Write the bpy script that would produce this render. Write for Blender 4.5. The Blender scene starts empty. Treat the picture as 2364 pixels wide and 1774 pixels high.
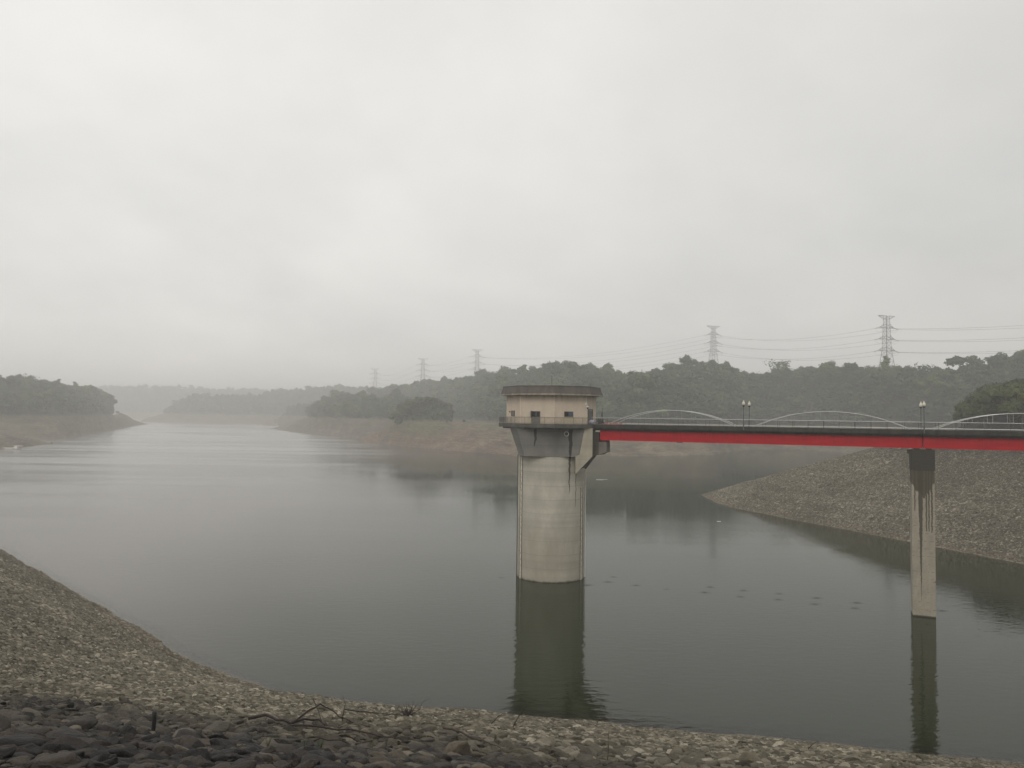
import bpy, bmesh, math, random
import numpy as np
from mathutils import Vector, Matrix, noise

random.seed(7)
RNG = np.random.default_rng(7)
SC = bpy.context.scene
COL = SC.collection
PI = math.pi

# ------------------------------------------------------------------ camera, sky, sun, exposure
EYE = 28.85
PITCH, ROLL = 0.0425, 0.0131
cam_d = bpy.data.cameras.new("camera")
cam_d.sensor_fit = 'HORIZONTAL'
cam_d.sensor_width = 36.0
cam_d.lens = 36.0 * 1752.0 / 2364.0
cam_d.clip_start = 0.1
cam_d.clip_end = 20000
cam = bpy.data.objects.new("camera", cam_d)
COL.objects.link(cam)
cam.matrix_world = (Matrix.Translation((0, 0, EYE)) @ Matrix.Rotation(PI / 2 + PITCH, 4, 'X')
                    @ Matrix.Rotation(ROLL, 4, 'Z'))
SC.camera = cam

SUN_EL, SUN_AZ = math.radians(40), math.radians(-163)     # azimuth from +Y towards +X
world = bpy.data.worlds.new("World")
SC.world = world
world.use_nodes = True
wn, wl = world.node_tree.nodes, world.node_tree.links
wn.clear()
w_out = wn.new('ShaderNodeOutputWorld')
w_bg = wn.new('ShaderNodeBackground')
w_bg.inputs['Strength'].default_value = 0.1
w_sky = wn.new('ShaderNodeTexSky')
w_sky.sky_type = 'NISHITA'
w_sky.sun_disc = False
w_sky.sun_elevation = SUN_EL
w_sky.sun_rotation = SUN_AZ
w_sky.air_density = 1.5
w_sky.dust_density = 6.0
w_tc = wn.new('ShaderNodeTexCoord')
# cloud deck: direction projected on a low ceiling, noise in two sizes
w_sep = wn.new('ShaderNodeSeparateXYZ')
wl.new(w_tc.outputs['Generated'], w_sep.inputs[0])
w_abs = wn.new('ShaderNodeMath'); w_abs.operation = 'ABSOLUTE'
wl.new(w_sep.outputs['Z'], w_abs.inputs[0])
w_add = wn.new('ShaderNodeMath'); w_add.inputs[1].default_value = 0.34
wl.new(w_abs.outputs[0], w_add.inputs[0])
w_dx = wn.new('ShaderNodeMath'); w_dx.operation = 'DIVIDE'
w_dy = wn.new('ShaderNodeMath'); w_dy.operation = 'DIVIDE'
wl.new(w_sep.outputs['X'], w_dx.inputs[0]); wl.new(w_add.outputs[0], w_dx.inputs[1])
wl.new(w_sep.outputs['Y'], w_dy.inputs[0]); wl.new(w_add.outputs[0], w_dy.inputs[1])
w_cmb = wn.new('ShaderNodeCombineXYZ')
wl.new(w_dx.outputs[0], w_cmb.inputs[0]); wl.new(w_dy.outputs[0], w_cmb.inputs[1])
w_n1 = wn.new('ShaderNodeTexNoise')
w_n1.inputs['Scale'].default_value = 1.1
w_n1.inputs['Detail'].default_value = 5.0
w_n1.inputs['Roughness'].default_value = 0.5
w_n1.inputs['Distortion'].default_value = 0.4
wl.new(w_cmb.outputs[0], w_n1.inputs['Vector'])
w_n2 = wn.new('ShaderNodeTexNoise')
w_n2.inputs['Scale'].default_value = 3.2
w_n2.inputs['Detail'].default_value = 6.0
w_n2.inputs['Roughness'].default_value = 0.55
wl.new(w_cmb.outputs[0], w_n2.inputs['Vector'])
w_r1 = wn.new('ShaderNodeValToRGB')
w_r1.color_ramp.elements[0].position = 0.32
w_r1.color_ramp.elements[0].color = (6.40, 6.36, 6.20, 1)
w_r1.color_ramp.elements[1].position = 0.68
w_r1.color_ramp.elements[1].color = (7.95, 7.72, 7.36, 1)
wl.new(w_n1.outputs['Fac'], w_r1.inputs['Fac'])
w_r2 = wn.new('ShaderNodeMapRange')
w_r2.inputs['From Min'].default_value = 0.3
w_r2.inputs['From Max'].default_value = 0.7
w_r2.inputs['To Min'].default_value = 0.965
w_r2.inputs['To Max'].default_value = 1.03
wl.new(w_n2.outputs['Fac'], w_r2.inputs['Value'])
# thinner cloud towards the sun's side of the sky
w_side = wn.new('ShaderNodeVectorMath'); w_side.operation = 'DOT_PRODUCT'
w_side.inputs[1].default_value = (-0.8, 0.2, 0.15)
wl.new(w_tc.outputs['Generated'], w_side.inputs[0])
w_sm = wn.new('ShaderNodeMapRange')
w_sm.inputs['From Min'].default_value = -0.8; w_sm.inputs['From Max'].default_value = 0.8
w_sm.inputs['To Min'].default_value = 0.83; w_sm.inputs['To Max'].default_value = 1.28
wl.new(w_side.outputs['Value'], w_sm.inputs['Value'])
w_m2 = wn.new('ShaderNodeMath'); w_m2.operation = 'MULTIPLY'
wl.new(w_r2.outputs['Result'], w_m2.inputs[0]); wl.new(w_sm.outputs['Result'], w_m2.inputs[1])
# the deck is thicker seen flat along the horizon
w_h = wn.new('ShaderNodeMapRange'); w_h.inputs['From Max'].default_value = 0.3
w_h.inputs['To Min'].default_value = 0.93; w_h.inputs['To Max'].default_value = 1.0
wl.new(w_abs.outputs[0], w_h.inputs['Value'])
w_m3 = wn.new('ShaderNodeMath'); w_m3.operation = 'MULTIPLY'
wl.new(w_m2.outputs[0], w_m3.inputs[0]); wl.new(w_h.outputs['Result'], w_m3.inputs[1])
w_mul = wn.new('ShaderNodeVectorMath'); w_mul.operation = 'SCALE'
wl.new(w_r1.outputs['Color'], w_mul.inputs[0]); wl.new(w_m3.outputs[0], w_mul.inputs['Scale'])
w_mix = wn.new('ShaderNodeMix'); w_mix.data_type = 'RGBA'
w_mix.inputs['Factor'].default_value = 0.94
wl.new(w_sky.outputs[0], w_mix.inputs['A']); wl.new(w_mul.outputs[0], w_mix.inputs['B'])
wl.new(w_mix.outputs['Result'], w_bg.inputs['Color'])
wl.new(w_bg.outputs[0], w_out.inputs['Surface'])

sun_d = bpy.data.lights.new("sun", 'SUN')
sun_d.energy = 0.85
sun_d.angle = math.radians(30)
sun_d.color = (1.0, 0.96, 0.9)
sun = bpy.data.objects.new("sun", sun_d)
COL.objects.link(sun)
_d = Vector((math.sin(SUN_AZ) * math.cos(SUN_EL), math.cos(SUN_AZ) * math.cos(SUN_EL), math.sin(SUN_EL)))
sun.rotation_euler = _d.to_track_quat('Z', 'Y').to_euler()

SC.view_settings.view_transform = 'Standard'
SC.view_settings.look = 'None'
SC.view_settings.exposure = 0.11
SC.view_settings.gamma = 1.0
SC.view_settings.use_curve_mapping = False
SC.render.engine = 'CYCLES'
cy = SC.cycles
cy.use_denoising = True
cy.max_bounces = 6
cy.diffuse_bounces = 2
cy.glossy_bounces = 3
cy.transmission_bounces = 4
cy.transparent_max_bounces = 8
cy.volume_bounces = 2
cy.sample_clamp_indirect = 6


HAZE = 0.00053
SHAFT = ((0.54, 0.515, 0.435), (0.40, 0.38, 0.315))

# ------------------------------------------------------------------ helpers
def tag(o, label=None, cat=None, group=None, kind=None):
    if label: o['label'] = label
    if cat: o['category'] = cat
    if group: o['group'] = group
    if kind: o['kind'] = kind
    return o

def empty(name, loc, rz=0.0, label=None, cat=None, group=None):
    o = bpy.data.objects.new(name, None)
    COL.objects.link(o)
    o.empty_display_size = 0.3
    o.location = loc
    o.rotation_euler = (0, 0, rz)
    return tag(o, label, cat, group)

def make_obj(name, me, mat=None, parent=None, loc=None, link=True):
    o = bpy.data.objects.new(name, me)
    if mat is not None and len(me.materials) == 0:
        me.materials.append(mat)
    if link: COL.objects.link(o)
    if parent is not None: o.parent = parent
    if loc is not None: o.location = loc
    return o

class MB:
    """collects faces in one mesh"""
    def __init__(self): self.v = []; self.f = []; self.smooth = []
    def add(self, vs, fs, smooth=False):
        n = len(self.v)
        self.v.extend([tuple(p) for p in vs])
        self.f.extend([tuple(i + n for i in f) for f in fs])
        self.smooth.extend([smooth] * len(fs))
        return self
    def box(self, a, b):
        x0, y0, z0 = a; x1, y1, z1 = b
        vs = [(x0,y0,z0),(x1,y0,z0),(x1,y1,z0),(x0,y1,z0),(x0,y0,z1),(x1,y0,z1),(x1,y1,z1),(x0,y1,z1)]
        return self.add(vs, [(0,3,2,1),(4,5,6,7),(0,1,5,4),(1,2,6,5),(2,3,7,6),(3,0,4,7)])
    def prism(self, poly, z0, z1, poly2=None):
        """poly in xy (ccw), from z0 to z1; poly2 = top outline"""
        n = len(poly); q = poly2 or poly
        vs = [(x, y, z0) for x, y in poly] + [(x, y, z1) for x, y in q]
        fs = [tuple(range(n - 1, -1, -1)), tuple(range(n, 2 * n))]
        fs += [(i, (i + 1) % n, n + (i + 1) % n, n + i) for i in range(n)]
        return self.add(vs, fs)
    def bar(self, a, b, w, n=4, smooth=False, w2=None):
        a = Vector(a); b = Vector(b); d = (b - a)
        if d.length < 1e-6: return self
        d.normalize()
        up = Vector((0, 0, 1)) if abs(d.z) < 0.95 else Vector((1, 0, 0))
        s = d.cross(up).normalized(); t = s.cross(d)
        w2 = w if w2 is None else w2
        vs = []
        for p, r in ((a, w), (b, w2)):
            for k in range(n):
                an = 2 * PI * (k + 0.5) / n
                vs.append(p + s * (r * math.cos(an)) + t * (r * math.sin(an)))
        fs = [(k, (k + 1) % n, n + (k + 1) % n, n + k) for k in range(n)]
        self.add(vs, fs, smooth)
        self.add(vs[:n], [tuple(range(n - 1, -1, -1))]); self.add(vs[n:], [tuple(range(n))])
        return self
    def tube(self, pts, r, n=6, r2=None, smooth=True):
        pts = [Vector(p) for p in pts]
        r2 = r if r2 is None else r2
        m = len(pts); vs = []
        for i, p in enumerate(pts):
            d = (pts[min(i + 1, m - 1)] - pts[max(i - 1, 0)]).normalized()
            up = Vector((0, 0, 1)) if abs(d.z) < 0.9 else Vector((1, 0, 0))
            s = d.cross(up).normalized(); t = s.cross(d)
            rr = r + (r2 - r) * i / max(1, m - 1)
            for k in range(n):
                an = 2 * PI * k / n
                vs.append(p + s * (rr * math.cos(an)) + t * (rr * math.sin(an)))
        fs = [(i * n + k, i * n + (k + 1) % n, (i + 1) * n + (k + 1) % n, (i + 1) * n + k)
              for i in range(m - 1) for k in range(n)]
        fs.append(tuple(range(n - 1, -1, -1))); fs.append(tuple(range((m - 1) * n, m * n)))
        return self.add(vs, fs, smooth)
    def lathe(self, prof, c=(0, 0, 0), n=24, smooth=True):
        """prof = [(radius, z)]"""
        vs = []
        for r, z in prof:
            for k in range(n):
                an = 2 * PI * k / n
                vs.append((c[0] + r * math.cos(an), c[1] + r * math.sin(an), c[2] + z))
        fs = [(i * n + k, i * n + (k + 1) % n, (i + 1) * n + (k + 1) % n, (i + 1) * n + k)
              for i in range(len(prof) - 1) for k in range(n)]
        self.add(vs, fs, smooth)
        m = len(prof)
        self.add(vs[:n], [tuple(range(n - 1, -1, -1))]); self.add(vs[(m - 1) * n:], [tuple(range(n))])
        return self
    def mesh(self, name):
        me = bpy.data.meshes.new(name)
        me.from_pydata(self.v, [], self.f)
        me.polygons.foreach_set('use_smooth', self.smooth)
        me.update()
        return me
    def build(self, name, mat, parent=None, label=None, loc=None):
        o = make_obj(name, self.mesh(name), mat, parent, loc)
        if label: o['label'] = label
        return o

def grid_mesh(name, P, smooth=True):
    """P: (nu, nv, 3) array of points -> mesh"""
    nu, nv = P.shape[:2]
    idx = np.arange(nu * nv).reshape(nu, nv)
    q = np.stack([idx[:-1, :-1], idx[1:, :-1], idx[1:, 1:], idx[:-1, 1:]], -1).reshape(-1, 4)
    me = bpy.data.meshes.new(name)
    me.vertices.add(nu * nv)
    me.vertices.foreach_set('co', P.reshape(-1).astype(np.float32))
    me.loops.add(q.size); me.loops.foreach_set('vertex_index', q.reshape(-1).astype(np.int32))
    me.polygons.add(len(q))
    me.polygons.foreach_set('loop_start', (np.arange(len(q)) * 4).astype(np.int32))
    me.polygons.foreach_set('loop_total', np.full(len(q), 4, np.int32))
    me.polygons.foreach_set('use_smooth', np.full(len(q), smooth))
    me.update(); me.validate()
    return me

# ---- shader building
class Mat:
    def __init__(self, name):
        self.m = bpy.data.materials.new(name); self.m.use_nodes = True
        self.t = self.m.node_tree; self.t.nodes.clear()
        self.out = self.t.nodes.new('ShaderNodeOutputMaterial')
        self.bs = self.t.nodes.new('ShaderNodeBsdfPrincipled')
        self.t.links.new(self.bs.outputs[0], self.out.inputs['Surface'])
        self.bs.inputs['Roughness'].default_value = 0.85
        self.bs.inputs['Specular IOR Level'].default_value = 0.3
    def link(self, a, b): self.t.links.new(a, b)
    def node(self, ty, **kw):
        n = self.t.nodes.new(ty)
        for k, v in kw.items(): setattr(n, k, v)
        return n
    def setin(self, sock, v):
        if hasattr(v, 'is_output') or hasattr(v, 'links'): self.link(v, sock)
        else: sock.default_value = v
    def math(self, op, a, b=None, clamp=False):
        n = self.node('ShaderNodeMath', operation=op, use_clamp=clamp)
        self.setin(n.inputs[0], a)
        if b is not None: self.setin(n.inputs[1], b)
        return n.outputs[0]
    def mrange(self, v, a, b, c=0.0, d=1.0, smooth=False):
        n = self.node('ShaderNodeMapRange')
        if smooth: n.interpolation_type = 'SMOOTHSTEP'
        self.setin(n.inputs['Value'], v)
        for k, x in (('From Min', a), ('From Max', b), ('To Min', c), ('To Max', d)): self.setin(n.inputs[k], x)
        return n.outputs[0]
    def pos(self): return self.node('ShaderNodeNewGeometry').outputs['Position']
    def obj(self): return self.node('ShaderNodeTexCoord').outputs['Object']
    def sep(self, v):
        n = self.node('ShaderNodeSeparateXYZ'); self.link(v, n.inputs[0]); return n.outputs
    def scaled(self, v, s):
        n = self.node('ShaderNodeMapping'); self.link(v, n.inputs['Vector']); n.inputs['Scale'].default_value = s
        return n.outputs[0]
    def noise(self, v, scale, detail=4, rough=0.55, dist=0.0):
        n = self.node('ShaderNodeTexNoise'); self.link(v, n.inputs['Vector'])
        n.inputs['Scale'].default_value = scale; n.inputs['Detail'].default_value = detail
        n.inputs['Roughness'].default_value = rough; n.inputs['Distortion'].default_value = dist
        return n.outputs['Fac']
    def mix(self, f, a, b, mode='MIX'):
        n = self.node('ShaderNodeMix', data_type='RGBA', blend_type=mode)
        self.setin(n.inputs['Factor'], f)
        for k, c in (('A', a), ('B', b)):
            if isinstance(c, tuple): c = c + (1,) if len(c) == 3 else c
            self.setin(n.inputs[k], c)
        return n.outputs['Result']
    def color(self, c):
        if isinstance(c, tuple): self.bs.inputs['Base Color'].default_value = c + (1,)
        else: self.link(c, self.bs.inputs['Base Color'])
        return self
    def rough(self, v): self.setin(self.bs.inputs['Roughness'], v); return self
    def metal(self, v): self.bs.inputs['Metallic'].default_value = v; return self
    def bump(self, h, dist=0.05, strength=1.0):
        n = self.node('ShaderNodeBump'); self.link(h, n.inputs['Height'])
        n.inputs['Distance'].default_value = dist; n.inputs['Strength'].default_value = strength
        self.link(n.outputs[0], self.bs.inputs['Normal']); return n

def plain(name, c, rough=0.7, metal=0.0, vary=0.15, scale=3.0):
    m = Mat(name)
    n = m.noise(m.pos(), scale, 4)
    f = m.mrange(n, 0.3, 0.7)
    m.color(m.mix(f, tuple(x * (1 - vary) for x in c), tuple(min(1, x * (1 + vary)) for x in c)))
    m.rough(rough).metal(metal)
    return m.m

def streak(m, x, z, x0, w, ztop, zbot, wob, taper=1.0):
    """run-off stain: soft vertical wedge around x0 from ztop to zbot, width w at the top"""
    t = m.mrange(z, zbot, ztop)                       # 0 bottom .. 1 top
    hw = m.math('MULTIPLY', m.math('POWER', t, taper), w)
    dx = m.math('ABSOLUTE', m.math('ADD', m.math('SUBTRACT', x, x0), wob))
    a = m.mrange(dx, m.math('MULTIPLY', hw, 0.85), m.math('ADD', hw, 0.03), 1.0, 0.0)
    b = m.mrange(z, ztop, ztop + 0.12, 1.0, 0.0)
    c = m.mrange(z, zbot, zbot + 0.02, 0.0, 1.0)
    return m.math('MULTIPLY', m.math('MULTIPLY', a, b), c)
# ------------------------------------------------------------------ terrain functions (metres, water surface at z = 0)
def smin(a, b, k):
    h = np.clip(0.5 + 0.5 * (b - a) / k, 0, 1)
    return b * (1 - h) + a * h - k * h * (1 - h)
def smax(a, b, k): return -smin(-a, -b, k)

def vnoise(X, Y, s, seed=0):
    """cheap smooth value noise"""
    x = X / s + seed * 17.31; y = Y / s - seed * 9.73
    xi = np.floor(x).astype(np.int64); yi = np.floor(y).astype(np.int64)
    fx = x - xi; fy = y - yi
    fx = fx * fx * (3 - 2 * fx); fy = fy * fy * (3 - 2 * fy)
    def h(i, j):
        n = (i * 374761393 + j * 668265263 + seed * 1442695) & 0x7fffffff
        n = ((n ^ (n >> 13)) * 1274126177) & 0x7fffffff
        return ((n ^ (n >> 16)) & 0xffff) / 65535.0
    return (h(xi, yi) * (1 - fx) + h(xi + 1, yi) * fx) * (1 - fy) + (h(xi, yi + 1) * (1 - fx) + h(xi + 1, yi + 1) * fx) * fy - 0.5

def h_dam(X, Y):
    a = 0.37 * (74.3 - Y - 0.205 * X)
    b = 0.325 * (52.4 - X - Y) 
    h = smax(a, b, 2.2)
    h = h + 0.5 * vnoise(X, Y, 9, 1) + 0.25 * vnoise(X, Y, 3.5, 2)
    return np.clip(smin(h, np.full_like(h, 27.25), 0.5), -9, 27.25)

def h_rip(X, Y):
    a1 = 0.4 * (X - 72.6 - 0.02 * (Y - 292))
    a2 = 0.4 * ((X - 72.0) * 0.943 + (Y - 252) * 0.333)
    b = 0.4 * ((X - 73) * 0.383 - (Y - 292) * 0.924) + 0.35 * np.maximum(0, X - 145)
    h = smin(smin(a1, a2, 1.5), b, 1.2)
    h = h + 0.6 * vnoise(X, Y, 11, 3) + 0.25 * vnoise(X, Y, 4, 4)
    h = smin(h, np.full_like(h, 25.3), 1.0)
    knoll = 20 * np.exp(-(((X - 240) / 42) ** 2 + ((Y - 310) / 45) ** 2))
    return np.maximum(h, -9) + knoll * np.clip(h / 6, 0, 1)

# ------------------------------------------------------------------ ground materials
def riprap_ground():
    m = Mat('riprap_bed')
    p = m.pos()
    n = m.noise(p, 3.0, 6, 0.7)
    z = m.sep(p)[2]
    lo = m.mix(m.mrange(n, 0.35, 0.65), (0.045, 0.040, 0.030), (0.12, 0.11, 0.085))
    hi = m.mix(m.mrange(n, 0.35, 0.65), (0.015, 0.014, 0.014), (0.05, 0.046, 0.045))
    f = m.mrange(m.math('ADD', z, m.math('MULTIPLY', m.noise(p, 0.25, 3), 5.0)), 16.5, 21.5)
    m.color(m.mix(f, lo, hi)); m.bump(n, 0.15)
    return m.m

def stone_mat():
    """one stone colour per stone; silt left by the water lightens those below the old water line"""
    m = Mat('riprap_stone')
    p = m.pos()
    r = m.node('ShaderNodeObjectInfo').outputs['Random']
    z = m.sep(p)[2]
    fine = m.noise(m.obj(), 7.0, 5, 0.65)
    ramp = m.node('ShaderNodeValToRGB')
    el = ramp.color_ramp.elements
    el[0].position = 0.0; el[0].color = STONE_HI[0] + (1,)
    el[1].position = 1.0; el[1].color = STONE_HI[4] + (1,)
    for k, q in ((1, 0.35), (2, 0.62), (3, 0.86)):
        e = el.new(q); e.color = STONE_HI[k] + (1,)
    m.link(r, ramp.inputs['Fac'])
    ramp2 = m.node('ShaderNodeValToRGB')
    el = ramp2.color_ramp.elements
    el[0].position = 0.0; el[0].color = STONE_LO[0] + (1,)
    el[1].position = 1.0; el[1].color = STONE_LO[4] + (1,)
    for k, q in ((1, 0.3), (2, 0.6), (3, 0.85)):
        e = el.new(q); e.color = STONE_LO[k] + (1,)
    r2 = m.math('FRACT', m.math('MULTIPLY', r, 7.31))
    m.link(r2, ramp2.inputs['Fac'])
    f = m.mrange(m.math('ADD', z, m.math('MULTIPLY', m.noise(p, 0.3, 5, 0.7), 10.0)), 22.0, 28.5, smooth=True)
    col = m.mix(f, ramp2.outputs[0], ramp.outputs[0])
    pat = m.noise(p, 0.06, 3)
    col = m.mix(m.mrange(pat, 0.35, 0.65), m.mix(1.0, col, (0.86, 0.84, 0.80), 'MULTIPLY'), m.mix(1.0, col, (1.08, 1.06, 1.0), 'MULTIPLY'))
    bandz = m.noise(m.scaled(p, (0.015, 0.015, 0.9)), 1.0, 4, 0.65)
    col = m.mix(m.mrange(bandz, 0.35, 0.65), m.mix(1.0, col, (0.80, 0.78, 0.76), 'MULTIPLY'), m.mix(1.0, col, (1.14, 1.12, 1.08), 'MULTIPLY'))
    # reddish wet belt just above the water
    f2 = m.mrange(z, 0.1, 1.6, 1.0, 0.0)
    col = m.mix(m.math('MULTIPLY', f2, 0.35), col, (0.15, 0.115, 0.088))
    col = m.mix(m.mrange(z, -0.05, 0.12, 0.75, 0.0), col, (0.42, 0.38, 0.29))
    col = m.mix(m.mrange(fine, 0.35, 0.7), m.mix(1.0, col, (0.72, 0.70, 0.68), 'MULTIPLY'), col)
    m.color(col)
    m.rough(m.mrange(f, 0, 1, 0.9, 0.72))
    m.bump(m.noise(m.obj(), 4.0, 5, 0.6), 0.12, 0.8)
    return m.m

STONE_HI = [(0.018, 0.018, 0.019), (0.032, 0.031, 0.033), (0.050, 0.045, 0.043), (0.088, 0.076, 0.064), (0.17, 0.155, 0.13)]
STONE_LO = [(0.080, 0.075, 0.058), (0.135, 0.127, 0.100), (0.195, 0.184, 0.148), (0.26, 0.246, 0.205), (0.44, 0.42, 0.36)]
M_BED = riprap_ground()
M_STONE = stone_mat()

def soil_mat(name='drawdown_soil', a=(0.105, 0.078, 0.055), b=(0.15, 0.125, 0.082)):
    """bare drawdown bank below the tree line, leaf litter and shrubs above it"""
    m = Mat(name)
    p = m.pos(); z = m.sep(p)[2]
    n1 = m.noise(p, 0.03, 5, 0.6)
    n2 = m.noise(m.scaled(p, (1, 1, 6)), 0.12, 6, 0.7)
    c = m.mix(m.mrange(n1, 0.38, 0.62), a, b)
    c = m.mix(m.mrange(n2, 0.3, 0.75), m.mix(1.0, c, (0.45, 0.45, 0.44), 'MULTIPLY'), m.mix(1.0, c, (1.5, 1.45, 1.35), 'MULTIPLY'))
    g = m.noise(p, 0.018, 4, 0.6)
    gr = m.math('MULTIPLY', m.mrange(g, 0.46, 0.56), m.mrange(z, 6, 16))
    c = m.mix(m.math('MULTIPLY', gr, 0.75), c, (0.075, 0.085, 0.032))
    # terraces left by falling water
    w = m.node('ShaderNodeTexWave', wave_type='BANDS', bands_direction='Z')
    m.link(p, w.inputs['Vector']); w.inputs['Scale'].default_value = 0.16; w.inputs['Distortion'].default_value = 11.0
    w.inputs['Detail'].default_value = 3
    c = m.mix(m.mrange(w.outputs['Fac'], 0.0, 0.6, 0.35, 0.0), c, (0.25, 0.205, 0.155))
    n3 = m.noise(m.scaled(p, (1, 1, 2)), 0.045, 5, 0.7, 1.0)
    c = m.mix(m.mrange(n3, 0.5, 0.62, 0.0, 0.7), c, (0.045, 0.036, 0.027))
    c = m.mix(m.mrange(n3, 0.42, 0.34, 0.0, 0.5), c, (0.30, 0.22, 0.15))
    f = m.mrange(m.math('ADD', z, m.math('MULTIPLY', n1, 4.0)), 24.5, 27.0)
    c = m.mix(f, c, (0.022, 0.030, 0.015))
    m.color(c); m.rough(0.95)
    m.bump(n2, 1.2, 0.7)
    return m.m
M_SOIL = soil_mat()
M_SOIL_RED = soil_mat('red_soil', (0.100, 0.064, 0.043), (0.150, 0.103, 0.064))
M_SOIL_GREY = soil_mat('grey_soil', (0.085, 0.072, 0.058), (0.12, 0.108, 0.085))

# ------------------------------------------------------------------ dam slope and far riprap bank
gx = np.arange(-175, 262, 1.5); gy = np.arange(-24, 232, 1.5)
GX, GY = np.meshgrid(gx, gy, indexing='ij')
dam = make_obj('dam_slope', grid_mesh('dam_slope', np.stack([GX, GY, h_dam(GX, GY) - 0.12], -1)), M_BED)
tag(dam, kind='structure')
gx = np.arange(58, 470, 2.0); gy = np.arange(24, 460, 2.0)
GX, GY = np.meshgrid(gx, gy, indexing='ij')
rip = make_obj('riprap_bank', grid_mesh('riprap_bank', np.stack([GX, GY, h_rip(GX, GY) - 0.15], -1)), M_BED)
tag(rip, kind='structure')
bed = MB(); bed.add([(-4200, -400, -9.4), (4200, -400, -9.4), (4200, 5200, -9.4), (-4200, 5200, -9.4)], [(0, 1, 2, 3)])
tag(bed.build('ground', M_SOIL), kind='structure')

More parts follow.
